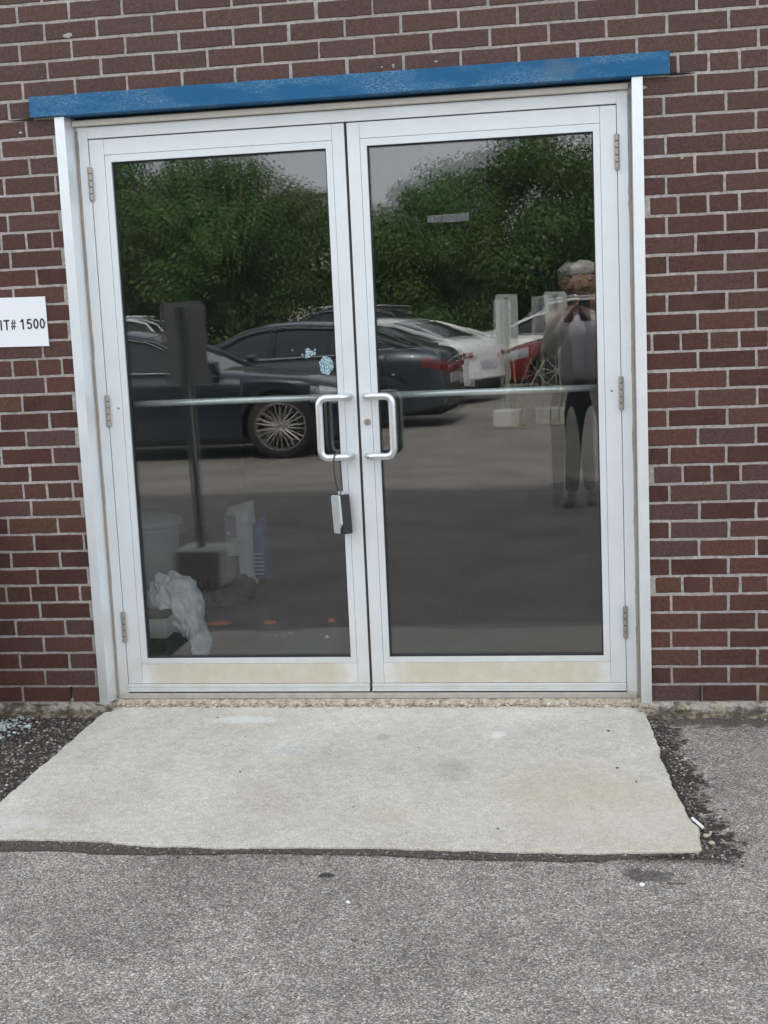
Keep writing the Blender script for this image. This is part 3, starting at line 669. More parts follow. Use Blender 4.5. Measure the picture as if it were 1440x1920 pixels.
# ================================================================== SIGN ON THE WALL
sg = empty('wall_sign', (-1.3, -.004, 1.36), 'white unit number sign screwed to the brick left of the doors', 'sign')
MB().prism([(-1.462, 1.366), (-1.1435, 1.3605), (-1.1445, 1.5435), (-1.463, 1.548)], -.0065, -.0025).build('sign_board', M['sign'], sg)
def text_mesh(name, body, size, m, parent, loc, sx=1.0, rz=0.0, off=.0):
    cu = bpy.data.curves.new(name + '_curve', 'FONT'); cu.body = body; cu.size = size; cu.extrude = .0003; cu.offset = off; cu.space_character = 1.02
    t = bpy.data.objects.new('tmp', cu); COL.objects.link(t); dg = bpy.context.evaluated_depsgraph_get(); me = bpy.data.meshes.new_from_object(t.evaluated_get(dg))
    bpy.data.objects.remove(t); R_ = Matrix.Translation(loc) @ Matrix.Rotation(rz, 4, 'Y') @ Matrix.Rotation(PI / 2, 4, 'X') @ Matrix.Diagonal((sx, 1, 1, 1))
    me.transform(R_); return link(name, me, m, parent)
def strip(mb, pts, w_, y0=-.0070, y1=-.0066):
    """flat stroke of width w_ along pts (x, z)"""
    n = len(pts); A, B = [], []
    for i in range(n):
        a, b = pts[max(i - 1, 0)], pts[min(i + 1, n - 1)]; dx, dz = b[0] - a[0], b[1] - a[1]; l = math.hypot(dx, dz) or 1; nx, nz_ = -dz / l * w_ / 2, dx / l * w_ / 2
        A.append((pts[i][0] + nx, pts[i][1] + nz_)); B.append((pts[i][0] - nx, pts[i][1] - nz_))
    vs = [(x, y, z) for y in (y0, y1) for x, z in A + B]; m = 2 * n
    fs = [(i, i + 1, n + i + 1, n + i) for i in range(n - 1)] + [(m + i, m + n + i, m + n + i + 1, m + i + 1) for i in range(n - 1)]
    fs += [(i, m + i, m + i + 1, i + 1) for i in range(n - 1)] + [(n + i, n + i + 1, m + n + i + 1, m + n + i) for i in range(n - 1)]
    mb.add(vs, fs)
el = lambda cx, cz, rx, rz, a0, a1, k=14: [(cx + rx * math.cos(rd0(a0 + (a1 - a0) * i / k)), cz + rz * math.sin(rd0(a0 + (a1 - a0) * i / k))) for i in range(k + 1)]
rd0 = math.radians
HL = .0385
GL = {'U': (.62, [[(.09, 1), (.09, .36)] + el(.31, .36, .22, .28, 180, 360) + [(.53, 1)]]), 'N': (.64, [[(.09, 0), (.09, 1)], [(.10, .96), (.54, .04)], [(.55, 0), (.55, 1)]]), 'I': (.2, [[(.1, 0), (.1, 1)]]),
      'T': (.60, [[(0, .92), (.60, .92)], [(.30, 0), (.30, .9)]]), '#': (.56, [[(.12, .02), (.22, .98)], [(.32, .02), (.42, .98)], [(.02, .33), (.52, .33)], [(.04, .67), (.55, .67)]]),
      '1': (.40, [[(.30, 0), (.30, 1)], [(.03, .76), (.16, .80), (.27, .95)]]), '5': (.56, [[(.50, .92), (.14, .92)], [(.155, .96), (.09, .50)], [(.10, .50)] + el(.27, .34, .21, .26, 118, -150)]),
      '0': (.55, [el(.275, .5, .19, .42, 0, 360, 26)])}
lm = MB()
for ch, x0 in (('U', -1.3965), ('N', -1.3620), ('I', -1.3285), ('T', -1.3145), ('#', -1.2870), ('1', -1.2500), ('5', -1.2245), ('0', -1.1985), ('0', -1.1735)):
    for st in GL[ch][1]: strip(lm, [(x0 + x * HL * 1.02, 1.4255 + z * HL) for x, z in st], HL * (.165 if ch != '#' else .10))
lm.build('lettering', M['ink'], sg, fix=False)
MB().lathe([(.003, -.0066), (.003, -.009), (.0005, -.0095)], (-1.151, 0, 1.449), 'Y', 10).build('screw', M['chrome'], sg)

wb = empty('added_shade_bin', (-1.66, -.24, -.06), 'unseen black bin added left of the view to shade the lower bricks', 'bin')  # added out of view to darken the lower left bricks
bv = [(x * k_ - 1.66, y * k_ - .24, z) for z, k_ in ((-.062, .86), (.74, 1.0)) for x, y in ((-.21, -.2), (.21, -.2), (.21, .2), (-.21, .2))]
MB().add(bv, [(0, 1, 2, 3), (4, 5, 6, 7), (0, 1, 5, 4), (1, 2, 6, 5), (2, 3, 7, 6), (3, 0, 4, 7)]).build('bin_body', plain('added_bin_black', (.02, .02, .021), .5), wb, bevel=.02)
MB().box(-1.885, -1.435, -.465, -.02, .741, .785).build('lid', M['gasket'], wb, bevel=.015)
# ================================================================== KEY LOCKBOX
lb = empty('key_lockbox', (-.073, .032, .90), 'grey and black key lockbox hanging by cable from the left pull handle', 'lockbox')
Mx = Matrix.Translation((-.0735, .034, .694)) @ Matrix.Rotation(math.radians(-48), 4, 'Z') @ Matrix.Rotation(math.radians(-5), 4, 'Y') @ Matrix.Scale(1.18, 4)
def rbox(x0, x1, y0, y1, z0, z1): return MB().box(x0, x1, y0, y1, z0, z1, Mx)
rbox(-.024, .024, -.012, .022, -.062, .062).build('body', M['lockdark'], lb, bevel=.004)
MB().add([Mx @ Vector(p) for p in [(x, y, z) for y in (-.020, -.0115) for x, z in ((-.024, -.058), (.006, -.060), (.010, -.045), (.024, -.030), (.024, .058), (.019, .062), (-.019, .062), (-.024, .056))]],
    [tuple(range(8)), tuple(reversed(range(8, 16)))] + [(i, i + 8, (i + 1) % 8 + 8, (i + 1) % 8) for i in range(8)]).build('front_cover', M['lockgrey'], lb, bevel=.003)
bt = MB()
for (zc, r_) in ((.012, .0055), (-.002, .0055)):
    bt.lathe([(r_, 0), (r_, -.0012), (r_ * .6, -.0016)], (0, 0, 0), 'Y', 14)
    for i in range(len(bt.v) - 42, len(bt.v)): bt.v[i] = tuple(Mx @ (Vector(bt.v[i]) + Vector((-.002, -.0205, zc + .012))))
bt.build('button', M['lockgrey'], lb)
for dx, top_y in ((-.010, 0), (.010, 0)):
    p = Mx @ Vector((dx, .004, .062)); MB().lathe([(.005, 0), (.005, .011), (.003, .013)], p, 'Z', 12).build('ferrule', M['handle'], lb)
a0 = Mx @ Vector((-.010, .004, .074)); a1 = Mx @ Vector((.010, .004, .074)); hx, hy, hz = -.078, .0135, .908
cpath = [a0, a0.lerp(Vector((hx - .011, hy - .014, .84)), .6), Vector((hx - .009, hy - .018, .885)), Vector((hx - .005, hy - .016, .915)), Vector((hx, hy - .004, .9245)), Vector((hx + .003, hy + .010, .9225)), Vector((hx + .006, hy + .018, .905)),
         Vector((hx + .010, hy + .018, .87)), a1.lerp(Vector((hx + .013, hy + .016, .84)), .5), a1]
sm = []
for i in range(len(cpath) - 1):
    p0, p1, p2, p3 = cpath[max(i - 1, 0)], cpath[i], cpath[i + 1], cpath[min(i + 2, len(cpath) - 1)]
    for k in range(5):
        t = k / 5; sm.append(.5 * ((2 * p1) + (p2 - p0) * t + (2 * p0 - 5 * p1 + 4 * p2 - p3) * t * t + (3 * p1 - p0 - 3 * p2 + p3) * t ** 3))
MB().tube(sm + [a1], .0031, 8).build('cable', M['cable'], lb, smooth=True)

# ================================================================== INTERIOR
tag(MB().box(-3.2, 3.2, .212, 6.2, -.1, 0).build('interior_floor', M['floor_in']), kind='structure')
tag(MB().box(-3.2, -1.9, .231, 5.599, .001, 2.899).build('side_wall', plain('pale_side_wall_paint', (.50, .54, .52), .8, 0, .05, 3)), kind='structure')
iw = MB().box(-3.2, -1.9, 5.6, 6.2, 0, 2.9).box(-3.2, -1.9, .201, .23, 0, 2.9).box(2.2, 3.2, .201, 6.2, 0, 2.9).box(-1.9, 2.2, 5.6, 6.2, 0, 2.9)
iw.box(-1.9, -1.0505, .201, .23, 0, 2.9).box(1.0505, 2.2, .201, .23, 0, 2.9).box(-1.0505, 1.0505, .201, .23, 2.19, 2.9)
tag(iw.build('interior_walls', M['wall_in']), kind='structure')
tag(MB().box(-3.2, 3.2, .201, 6.2, 2.9, 3.1).build('interior_ceiling', M['ceil_in']), kind='structure')
tag(MB().box(-8, 8, .2, 14, WALL_T - .4, WALL_T - .2).box(-8, -7.8, .2, 14, -.2, WALL_T - .4).box(7.8, 8, .2, 14, -.2, WALL_T - .4).box(-8, 8, 14, 14.2, -.2, WALL_T - .2).build('building_shell', M['found']), kind='structure')
def cloth_blob(name, c, r, seed, amp, m, parent=None, sub=4, floor_z=None, freq=3.0, axis=None):
    import bmesh
    b = bmesh.new(); bmesh.ops.create_icosphere(b, subdivisions=sub, radius=1)
    for v in b.verts:
        p = v.co.copy(); p0 = p.copy()
        if axis is not None: d_ = Vector(axis).normalized(); p = p * 1.5 - d_ * (p.dot(d_) * 1.28)
        rid = 1 - abs(mnoise.noise(p * freq + Vector((seed, 0, 0)))) * 2.0
        q = 1 + amp * (rid - .5) + amp * .8 * mnoise.noise(p * freq * .55 + Vector((0, seed, 0))) + amp * .35 * (1 - 2 * abs(mnoise.noise(p * freq * 2.6 + Vector((0, 0, seed)))))
        p = p0; v.co = Vector((p.x * r[0] * q, p.y * r[1] * q, p.z * r[2] * q)) + Vector(c)
        if floor_z is not None and v.co.z < floor_z: v.co.z = floor_z
    me = bpy.data.meshes.new(name); b.to_mesh(me); b.free(); me.polygons.foreach_set('use_smooth', [True] * len(me.polygons)); return link(name, me, m, parent)
def film_blob(name, c, r, seed, m, parent, floor_z):
    import bmesh
    b = bmesh.new(); bmesh.ops.create_icosphere(b, subdivisions=6, radius=1); sv_ = Vector((seed, seed * .7, 0))
    for v in b.verts:
        p = v.co.copy(); q = 1 + .30 * mnoise.noise(p * 1.1 + sv_)
        for ax, f, am in (((.5, .2, -.85), 2.1, .10), ((-.3, .4, -.85), 2.9, .055), ((.9, 0, -.3), 4.3, .028), ((.2, -.5, -.8), 7.5, .018)):
            d_ = Vector(ax).normalized(); pp = (p - d_ * (p.dot(d_) * .74)) * f + sv_ * f + Vector([mnoise.noise(p * 2 + sv_)] * 3) * .5
            q += am * (1 - 2 * min(1, abs(mnoise.noise(pp)) * 1.9))
        v.co = Vector((p.x * r[0] * q, p.y * r[1] * q, p.z * r[2] * q)) + Vector(c)
        v.co.x += (c[2] - v.co.z) * .28 * (1 if v.co.z < c[2] else .45)
        if v.co.z < floor_z: v.co.z = floor_z
    me = bpy.data.meshes.new(name); b.to_mesh(me); b.free(); me.polygons.foreach_set('use_smooth', [True] * len(me.polygons)); return link(name, me, m, parent)
def m_film():
    t = NT('white_plastic_film'); p = t.n('ShaderNodeBsdfPrincipled'); p.inputs['Base Color'].default_value = (.88, .91, .95, 1); p.inputs['Roughness'].default_value = .28
    tl = t.n('ShaderNodeBsdfTranslucent'); tl.inputs[0].default_value = (.85, .88, .92, 1); mx = t.n('ShaderNodeMixShader'); mx.inputs[0].default_value = .3
    t.l(p.outputs[0], mx.inputs[1]); t.l(tl.outputs[0], mx.inputs[2])
    tt = t.n('ShaderNodeBsdfTransparent'); m3 = t.n('ShaderNodeMixShader'); t.l(t.ramp(t.noise(9, 4, .6), [(.4, .0), (.65, .28)]), m3.inputs[0]); t.l(mx.outputs[0], m3.inputs[1]); t.l(tt.outputs[0], m3.inputs[2]); t.l(m3.outputs[0], t.o.inputs[0]); return t.m
M['film'] = m_film(); M['film2'] = plain('bin_plastic', (.34, .37, .37), .4)
M['blackfab'] = plain('black_fabric', (.018, .018, .02), .9, 0, .4, 60)
M['brown'] = plain('dark_brown_bag', (.06, .05, .042), .8, 0, .3, 20)
M['saltbag'] = plain('pale_bag_film', (.62, .66, .66), .4, 0, .10, 9)
M['blue'] = plain('blue_print', (.04, .12, .32), .5, 0, .2, 30)
M['print'] = plain('dark_photo_print', (.10, .075, .085), .5, 0, .7, 45)
M['print2'] = plain('grey_photo_print', (.22, .21, .25), .5, 0, .5, 35)
M['box'] = plain('pale_box', (.42, .42, .40), .7)
bag = empty('white_plastic_bag', (-.86, .55, 0), 'crumpled white plastic bag on the floor behind the left glass', 'plastic bag')
film_blob('bag_film', (-.905, .56, .24), (.105, .11, .135), 3, M['film'], bag, .03)
film_blob('bag_film', (-.822, .53, .13), (.050, .09, .105), 9, M['film'], bag, .02)
tag(cloth_blob('black_sack', (-.955, .50, .06), (.14, .16, .09), 5, .2, M['blackfab'], None, 4, .0), 'dark sack slumped on the floor under the white plastic bag', 'sack')
cb_ = empty('small_box', (-.93, .40, .12), 'small pale box with a dark lid beside the white plastic bag', 'box')
MB().box(-.985, -.888, .36, .45, .145, .228).build('body', M['box'], cb_, bevel=.003)
MB().box(-.989, -.884, .356, .454, .228, .25).build('lid', M['blackfab'], cb_, bevel=.003)
MB().box(-.99, -.89, .36, .45, .0, .144).build('base', M['blackfab'], cb_)
sb = empty('salt_bag', (-1.0, 2.2, 0), 'printed white and blue bag of ice melter standing on the floor inside', 'bag')
import bmesh as _b
def pillow(name, x0, x1, y0, y1, z0, z1, m, parent, seed=1):
    vs, fs, nx, nz_ = [], [], 10, 16
    for side in (0, 1):
        for j in range(nz_ + 1):
            for i in range(nx + 1):
                u, v = i / nx * 2 - 1, j / nz_ * 2 - 1; b = (1 - u ** 4) * (1 - v ** 6); d = (y1 - y0) / 2 * b ** .5
                x = (x0 + x1) / 2 + u * (x1 - x0) / 2 * (1 - .10 * (v > .55) * (v - .55) * 2); y = (y0 + y1) / 2 + (d if side else -d) + .008 * mnoise.noise(Vector((u * 3, v * 4, side + seed)))
                vs.append((x, y, z0 + (z1 - z0) * (v + 1) / 2 + (.02 * u * (v > .8)))) 
    N = (nx + 1) * (nz_ + 1)
    for j in range(nz_):
        for i in range(nx):
            a = j * (nx + 1) + i; fs += [(a, a + 1, a + nx + 2, a + nx + 1), (N + a, N + a + nx + 1, N + a + nx + 2, N + a + 1)]
    return MB().add(vs, fs).build(name, m, parent, smooth=True)
pillow('bag_body', -1.115, -.945, 2.10, 2.24, 0, .44, M['saltbag'], sb)
pillow('bag_side', -.965, -.885, 2.12, 2.24, .02, .36, M['blue'], sb, 4)
for (x0, x1, z0, z1, m) in ((-1.098, -1.035, .27, .39, 'print2'), (-1.092, -1.03, .075, .17, 'print'), (-1.085, -1.067, .285, .305, 'saltbag')):
    MB().box(x0, x1, 2.094 + (.002 if m == 'saltbag' else .004) - .004, 2.099, z0, z1).build('printed_panel', M[m], sb)
for k in range(6): MB().box(-.95, -.90, 2.1165, 2.119, .06 + k * .022, .066 + k * .022).build('printed_line', M['saltbag'], sb)
tb = empty('round_bin', (-1.40, 1.5, 0), 'pale round bin inside at the left edge of the glass', 'bin')
MB().lathe([(.16, 0), (.19, .42), (.20, .44), (.185, .44), (.15, .02)], (-1.36, 1.5, 0), 'Z', 32).build('bin_body', M['film2'], tb, smooth=True)
bb = MB().lathe([(.195, .44), (.21, .445), (.21, .47), (.12, .50), (.002, .505)], (-1.36, 1.5, 0), 'Z', 32).build('lid', M['film2'], tb, smooth=True)
ls = empty('broom_head', (-1.0, 1.5, 0), 'black brush heads and dark brown bag heaped on the floor inside', 'brush')
cloth_blob('brown_bag', (-1.0, 1.72, .06), (.13, .22, .07), 7, .22, M['brown'], ls, 4, .002)
for k in range(7):
    a = .3 + k * .16; MB().tube([(-1.08 + k * .018, 1.45, .05), (-1.10 + k * .03 * math.cos(a), 1.42 + .02 * k, .15 + .01 * (k % 3))], .009, 6).build('bristle_tuft', M['blackfab'], ls)
for i, (x, y, rx, lab) in enumerate(((-.902, 1.199, .05, 'largest crumpled orange paper scrap on the floor beside the white bag'), (-.981, 2.004, .03, 'orange paper scrap at the foot of the printed bag'),
        (-.659, 1.21, .026, 'thin orange paper scrap in the middle of the floor inside'), (-.367, 1.23, .018, 'small orange paper scrap inside near the meeting stile'))):
    tag(cloth_blob('paper_scrap', (x, y, .008), (rx, .02, .010), i + 2, .4, M['orange'], None, 3, .001, 5), lab, 'paper scrap', 'orange paper scraps on the floor inside')
tag(cloth_blob('paper_scrap', (-.332, .921, .006), (.008, .01, .007), 9, .4, M['white'], None, 2, .001, 5), 'tiny white paper scrap inside near the meeting stile', 'paper scrap')

# ================================================================== CARS
def interp(tab, x):
    if x <= tab[0][0]: return tab[0][1]
    for (a, b), (c, d) in zip(tab, tab[1:]):
        if x <= c:
            t = (x - a) / (c - a); t2 = t * t * (3 - 2 * t) * .35 + t * .65; return b + (d - b) * t2
    return tab[-1][1]
M['tyre'] = plain('tyre_rubber', (.018, .018, .018), .85); M['rim'] = plain('dark_alloy', (.68, .64, .62), .28, .9, .1, 20, .02)
M['carglass'] = NT('car_window').princ((.010, .014, .016), .04, 0, spec=.9); M['under'] = plain('underbody', (.01, .01, .01), .9)
M['headlamp'] = NT('headlamp_lens').princ((.55, .60, .65), .08, .5, spec=1.0); M['taillamp'] = NT('taillamp_lens').princ((.22, .008, .008), .12, 0, spec=.9)
M['chr'] = NT('car_chrome').princ((.85, .86, .88), .12, 1.0); M['plate'] = plain('licence_plate', (.55, .58, .62), .5); M['blackpl'] = plain('black_trim', (.015, .015, .017), .4)
def paint(name, c, metal=.35): 
    return NT(name).princ(c, .32, metal, spec=.6, **{'Coat Weight': 1.0, 'Coat Roughness': .03})
PT = {'navy': paint('navy_car_paint', (.012, .018, .040)), 'grey': paint('slate_car_paint', (.035, .050, .062)), 'white': paint('white_car_paint', (.88, .90, .90), .0), 'silver': paint('silver_car_paint', (.72, .75, .76), .2),
      'red': paint('red_car_paint', (.22, .010, .016), .2), 'black': paint('black_car_paint', (.012, .012, .014), .1)}
SEDAN = dict(L=4.8, W=.915, top=[(-.5, .70), (-.492, .93), (-.47, 1.02), (-.40, 1.06), (-.2, 1.0), (.1, .97), (.24, .97), (.38, .89), (.46, .79), (.492, .66), (.5, .52)],
             gh=[(-.435, 1.03), (-.36, 1.17), (-.27, 1.34), (-.18, 1.42), (-.05, 1.455), (.03, 1.44), (.09, 1.38), (.17, 1.19), (.255, .965)], pill=(-.17, .01), ax=(.315, -.285), wr=.355, rails=False)
SUV = dict(L=4.65, W=.93, top=[(-.5, .72), (-.494, 1.0), (-.47, 1.10), (-.3, 1.12), (0, 1.08), (.22, 1.06), (.38, 1.0), (.46, .90), (.492, .74), (.5, .55)],
           gh=[(-.485, 1.09), (-.455, 1.30), (-.41, 1.58), (-.34, 1.68), (-.1, 1.73), (.03, 1.70), (.09, 1.62), (.17, 1.34), (.245, 1.05)], pill=(-.26, -.08, .06), ax=(.31, -.29), wr=.37, rails=True)
WTAB = [(-.5, .80), (-.485, .90), (-.45, .955), (-.38, .99), (0, 1.0), (.36, .985), (.45, .93), (.485, .82), (.5, .66)]
SEC = [(-.075, 0), (-.02, .05), (-.004, .22), (0, .45), (-.006, .62), (-.02, .78), (-.045, .90), (-.10, .975), (-.22, 1.0)]
def car(kind, col, label, loc, rotz, spokes=10, parts=True):
    K = kind; L, W = K['L'], K['W']; c = empty('parked_car', (0, 0, 0), label, 'car', 'cars parked in the lot opposite the doors')
    wr = K['wr']; ar = wr + .045; axs = [a * L for a in K['ax']]
    def zb(x):
        z = .20 + .10 * max(0, abs(x / L) - .42) / .08
        for a in axs:
            if abs(x - a) < ar: z = max(z, wr + math.sqrt(max(0, ar * ar - (x - a) ** 2)))
        return z
    X = sorted(set([round(-L / 2 + L * i / 40, 4) for i in range(41)] + [round(a + ar * math.cos(PI * k / 14), 4) for a in axs for k in range(15)] + [round(a + s * (ar + .004), 4) for a in axs for s in (-1, 1)] + [round(L * q, 4) for q in (-.497, -.49, .49, .497)]))
    def S(x, t, side, off=0):
        ztop = interp(K['top'], x / L); b = zb(x); wd = W * interp(WTAB, x / L)
        for (a, ta), (d, td) in zip(SEC, SEC[1:]):
            if t <= td: q = (t - ta) / (td - ta); dy = a + (d - a) * q; break
        return (x, side * (wd + dy + off), b + (ztop - b) * t)
    vs, ring = [], 2 * len(SEC) + 1
    for x in X:
        zt2 = interp(K['top'], x / L); r1 = [S(x, t, -1) for _, t in SEC]; r2 = [S(x, t, 1) for _, t in reversed(SEC)]
        vs += r1 + [(x, 0, zt2 + .025)] + r2
    n = len(X); fs = [(i * ring + k, (i + 1) * ring + k, (i + 1) * ring + (k + 1) % ring, i * ring + (k + 1) % ring) for i in range(n - 1) for k in range(ring - 1)]
    fs += [tuple(range(ring)), tuple((n - 1) * ring + k for k in reversed(range(ring)))]
    o = MB().add(vs, fs).build('body', PT[col], c, smooth=True)
    md = o.modifiers.new('split', 'EDGE_SPLIT'); md.split_angle = math.radians(38)
    # greenhouse
    g0, g1 = K['gh'][0][0], K['gh'][-1][0]; GX = [L * (g0 + (g1 - g0) * i / 30) for i in range(31)]; hmax = max(h for _, h in K['gh'])
    def G(x, side, lv):
        h = interp(K['gh'], x / L); zbelt = interp(K['top'], x / L) - .02; fr_ = (h - zbelt) / (hmax - zbelt + .02); fr_ = min(1, max(0.02, fr_))
        yb = W * interp(WTAB, x / L) - .10; yt = yb - .20 * fr_ ** .8 - .03
        return {0: (x, side * yb, zbelt), 1: (x, side * (yt + .02), h - .045 * fr_), 2: (x, side * (yt - .10), h - .008), 3: (x, 0, h + .012)}[lv]
    vs = []
    for x in GX: vs += [G(x, -1, 0), G(x, -1, 1), G(x, -1, 2), G(x, 1, 3), G(x, 1, 2), G(x, 1, 1), G(x, 1, 0)]
    MB().add(vs, [(i * 7 + k, (i + 1) * 7 + k, (i + 1) * 7 + k + 1, i * 7 + k + 1) for i in range(30) for k in range(6)]).build('windows', M['carglass'], c, smooth=True)
    RX = [x for x in GX if interp(K['gh'], x / L) > hmax - .11]
    vs = []
    for x in RX:
        for sd_, lv in ((-1, 1), (-1, 2), (1, 3), (1, 2), (1, 1)): p = G(x, sd_, lv); vs.append((p[0], p[1] * 1.012, p[2] + .008))
    o = MB().add(vs, [(i * 5 + k, (i + 1) * 5 + k, (i + 1) * 5 + k + 1, i * 5 + k + 1) for i in range(len(RX) - 1) for k in range(4)]).build('roof', PT[col], c, smooth=True)
    for sd_ in (-1, 1):
        MB().tube([(G(x, sd_, 1)[0], G(x, sd_, 1)[1] + sd_ * .022, G(x, sd_, 1)[2] - .022) for x in GX[3:-3]], .009, 6).build('window_trim', M['chr'], c, smooth=True)
        MB().tube([G(x, sd_, 1) for x in GX], [.028 if interp(K['gh'], x / L) > hmax - .2 else .034 for x in GX], 8).build('pillar', PT[col], c, smooth=True)
        MB().tube([(G(x, sd_, 0)[0], G(x, sd_, 0)[1] + sd_ * .012, G(x, sd_, 0)[2] + .02) for x in GX[2:-2]], .013, 6).build('window_trim', M['chr'], c, smooth=True)
        for q in K['pill']:
            a, b = G(q * L, sd_, 0), G(q * L, sd_, 1); MB().tube([a, b], .026, 6).build('pillar', M['blackpl'], c, smooth=True)
        if K['rails']:
            MB().tube([(x, G(x, sd_, 2)[1], G(x, sd_, 2)[2] + .05) for x in RX[1:-1]], .016, 8).build('roof_rail', M['chr'], c, smooth=True)
        def patch(name, x0, x1, t0, t1, m, off=.006, nx=6, nt_=4):
            vv = [S(x0 + (x1 - x0) * i / nx, t0 + (t1 - t0) * j / nt_, sd_, off * (1 if 0 < i < nx and 0 < j < nt_ else .2)) for i in range(nx + 1) for j in range(nt_ + 1)]
            return MB().add(vv, [(i * (nt_ + 1) + j, (i + 1) * (nt_ + 1) + j, (i + 1) * (nt_ + 1) + j + 1, i * (nt_ + 1) + j + 1) for i in range(nx) for j in range(nt_)]).build(name, m, c, smooth=True)
        patch('headlight', .40 * L, .4935 * L, .62, .90, M['headlamp'], .010); patch('tail_light', -.4945 * L, -.45 * L, .70, .86, M['taillamp'], .010)
        MB().box(-L / 2 - .008, -L / 2 + .02, .46 if sd_ > 0 else -W * .80, W * .80 if sd_ > 0 else -.46, .74 if not K['rails'] else .86, .82 if not K['rails'] else .98).build('tail_light', M['taillamp'], c, bevel=.01)
        patch('sill_trim', axs[1] + ar + .05, axs[0] - ar - .05, .01, .09, M['blackpl'], .004)
        for q in (K['pill'][-1] * L, (K['pill'][-1] + .21) * L, (K['pill'][0] - .02) * L):
            MB().tube([S(q, t, sd_, .001) for t in (.12, .3, .5, .7, .88, .96)], .0045, 5).build('door_seam', M['under'], c)
        for q in (K['pill'][-1] * L - .16, K['pill'][0] * L + .02 - .16):
            p = S(q, .80, sd_, .018); MB().box(p[0] - .09, p[0] + .09, p[1] - .01, p[1] + .01, p[2] - .012, p[2] + .012).build('door_handle', PT[col], c, bevel=.005)
        p = S(.175 * L, .97, sd_, .04); MB().box(p[0] - .06, p[0] + .06, min(p[1], p[1] + sd_ * .17), max(p[1], p[1] + sd_ * .17), p[2] + .03, p[2] + .15).build('wing_mirror', PT[col], c, bevel=.03)
        for a in axs:
            y0 = sd_ * (W - .235); y1 = sd_ * (W - .022); yo = sd_
            ty = MB().lathe([(wr - .10, y0), (wr - .03, y0), (wr, y0 + yo * .03), (wr, y1 - yo * .03), (wr - .03, y1 - yo * .004), (wr - .085, y1), (wr - .105, y1 - yo * .012)], (a, 0, wr), 'Y', 36, True)
            wh = ty.build('wheel', M['tyre'], c, smooth=True)
            rm = MB().lathe([(wr - .10, y1 - yo * .02), (wr - .092, y1 - yo * .004), (wr - .108, y1 - yo * .006), (wr - .115, y1 - yo * .09), (wr - .10, y1 - yo * .09)], (a, 0, wr), 'Y', 36, True)
            for k in range(spokes):
                for dd in (-1, 1):
                    an = 2 * PI * k / spokes + dd * PI / spokes * .42; an0 = 2 * PI * k / spokes + dd * .10
                    p0 = (a + .045 * math.cos(an0), y1 - yo * .030, wr + .045 * math.sin(an0)); p1 = (a + (wr - .106) * math.cos(an), y1 - yo * .012, wr + (wr - .106) * math.sin(an)); rm.tube([p0, p1], [.011, .0085], 6)
            rm.lathe([(.058, y1 - yo * .05), (.055, y1 - yo * .024), (.02, y1 - yo * .018), (.001, y1 - yo * .018)], (a, 0, wr), 'Y', 18)
            rm.build('rim', M['rim'], wh, smooth=False)
            MB().lathe([(wr - .11, y1 - yo * .10), (.001, y1 - yo * .10)], (a, 0, wr), 'Y', 28).build('brake_disc', M['under'], wh)
    MB().box(-L / 2 + .08, L / 2 - .08, -W + .24, W - .24, .16, .62).build('underbody', M['under'], c)
    MB().box(-L / 2 - .012, -L / 2 + .01, -.26, .26, .70 if K['rails'] else .56, .83 if K['rails'] else .68).build('licence_plate', M['plate'], c)
    MB().box(-L / 2 - .010, -L / 2 + .02, -W * .62, W * .62, .27, .40).build('bumper_insert', M['blackpl'], c, bevel=.01)
    MB().box(L / 2 - .02, L / 2 + .010, -W * .50, W * .50, .30, .56).build('grille', M['blackpl'], c, bevel=.01)
    c.location = loc; c.rotation_euler = (0, 0, rotz); return c
def copy_tree(o, parent=None):
    c = o.copy(); COL.objects.link(c)
    if parent is not None: c.parent = parent
    for ch in list(o.children): copy_tree(ch, c)
    return c
GZ = -.085
rd = math.radians
car(dict(SEDAN, gh=[(a - .075, h) for a, h in SEDAN['gh']], top=[(-.5, .70), (-.492, .93), (-.47, 1.02), (-.40, 1.05), (-.2, 1.0), (.1, .97), (.17, .97), (.36, .89), (.46, .79), (.492, .66), (.5, .52)], pill=(-.24, -.06)), 'navy', 'navy sedan with many-spoked wheels parked nearest the doors', (-3.98, -10.03, GZ), rd(-1), 11)
car(SEDAN, 'grey', 'slate grey sedan behind the navy sedan, tail towards the open lot', (-3.22, -13.5, GZ), rd(184), 6)
wc = car(SEDAN, 'white', 'white sedan parked beyond the slate grey sedan', (-2.92, -18.1, GZ), rd(202), 5)
w2 = copy_tree(wc); w2.location = (-3.6, -21.9, GZ); w2.rotation_euler = (0, 0, rd(200)); w2['label'] = 'second white sedan, parked beyond the first and beside the red car'
car(SEDAN, 'red', 'dark red car facing the white sedans', (1.75, -20.1, GZ), rd(184), 5)
sv = car(SUV, 'black', 'black sport utility with bright roof rails near the trees', (-4.9, -25.8, GZ), rd(184), 5)
ss = car(SUV, 'silver', 'silver sport utility beyond the red car near the trees', (.5, -26.4, GZ), rd(176), 5)
for (x, y, r_, src, lab) in ((6.2, -25.3, 182, sv, 'black sport utility at the far right end of the lot'), (-10.5, -24.4, 178, ss, 'silver sport utility at the far left end of the lot'), (8.2, -19.6, 183, wc, 'white sedan right of the red car'), (3.6, -23.4, 188, wc, 'white sedan behind the red car'), (.35, -22.9, 186, wc, 'white sedan just behind the nose of the red car'), (-7.9, -13.6, 186, wc, 'white sedan at the left behind the navy sedan'), (-10.2, -17.2, 165, wc, 'white sedan at the left side of the lot')):
    k = copy_tree(src); k.location = (x, y, GZ); k.rotation_euler = (0, 0, rd(r_)); k['label'] = lab

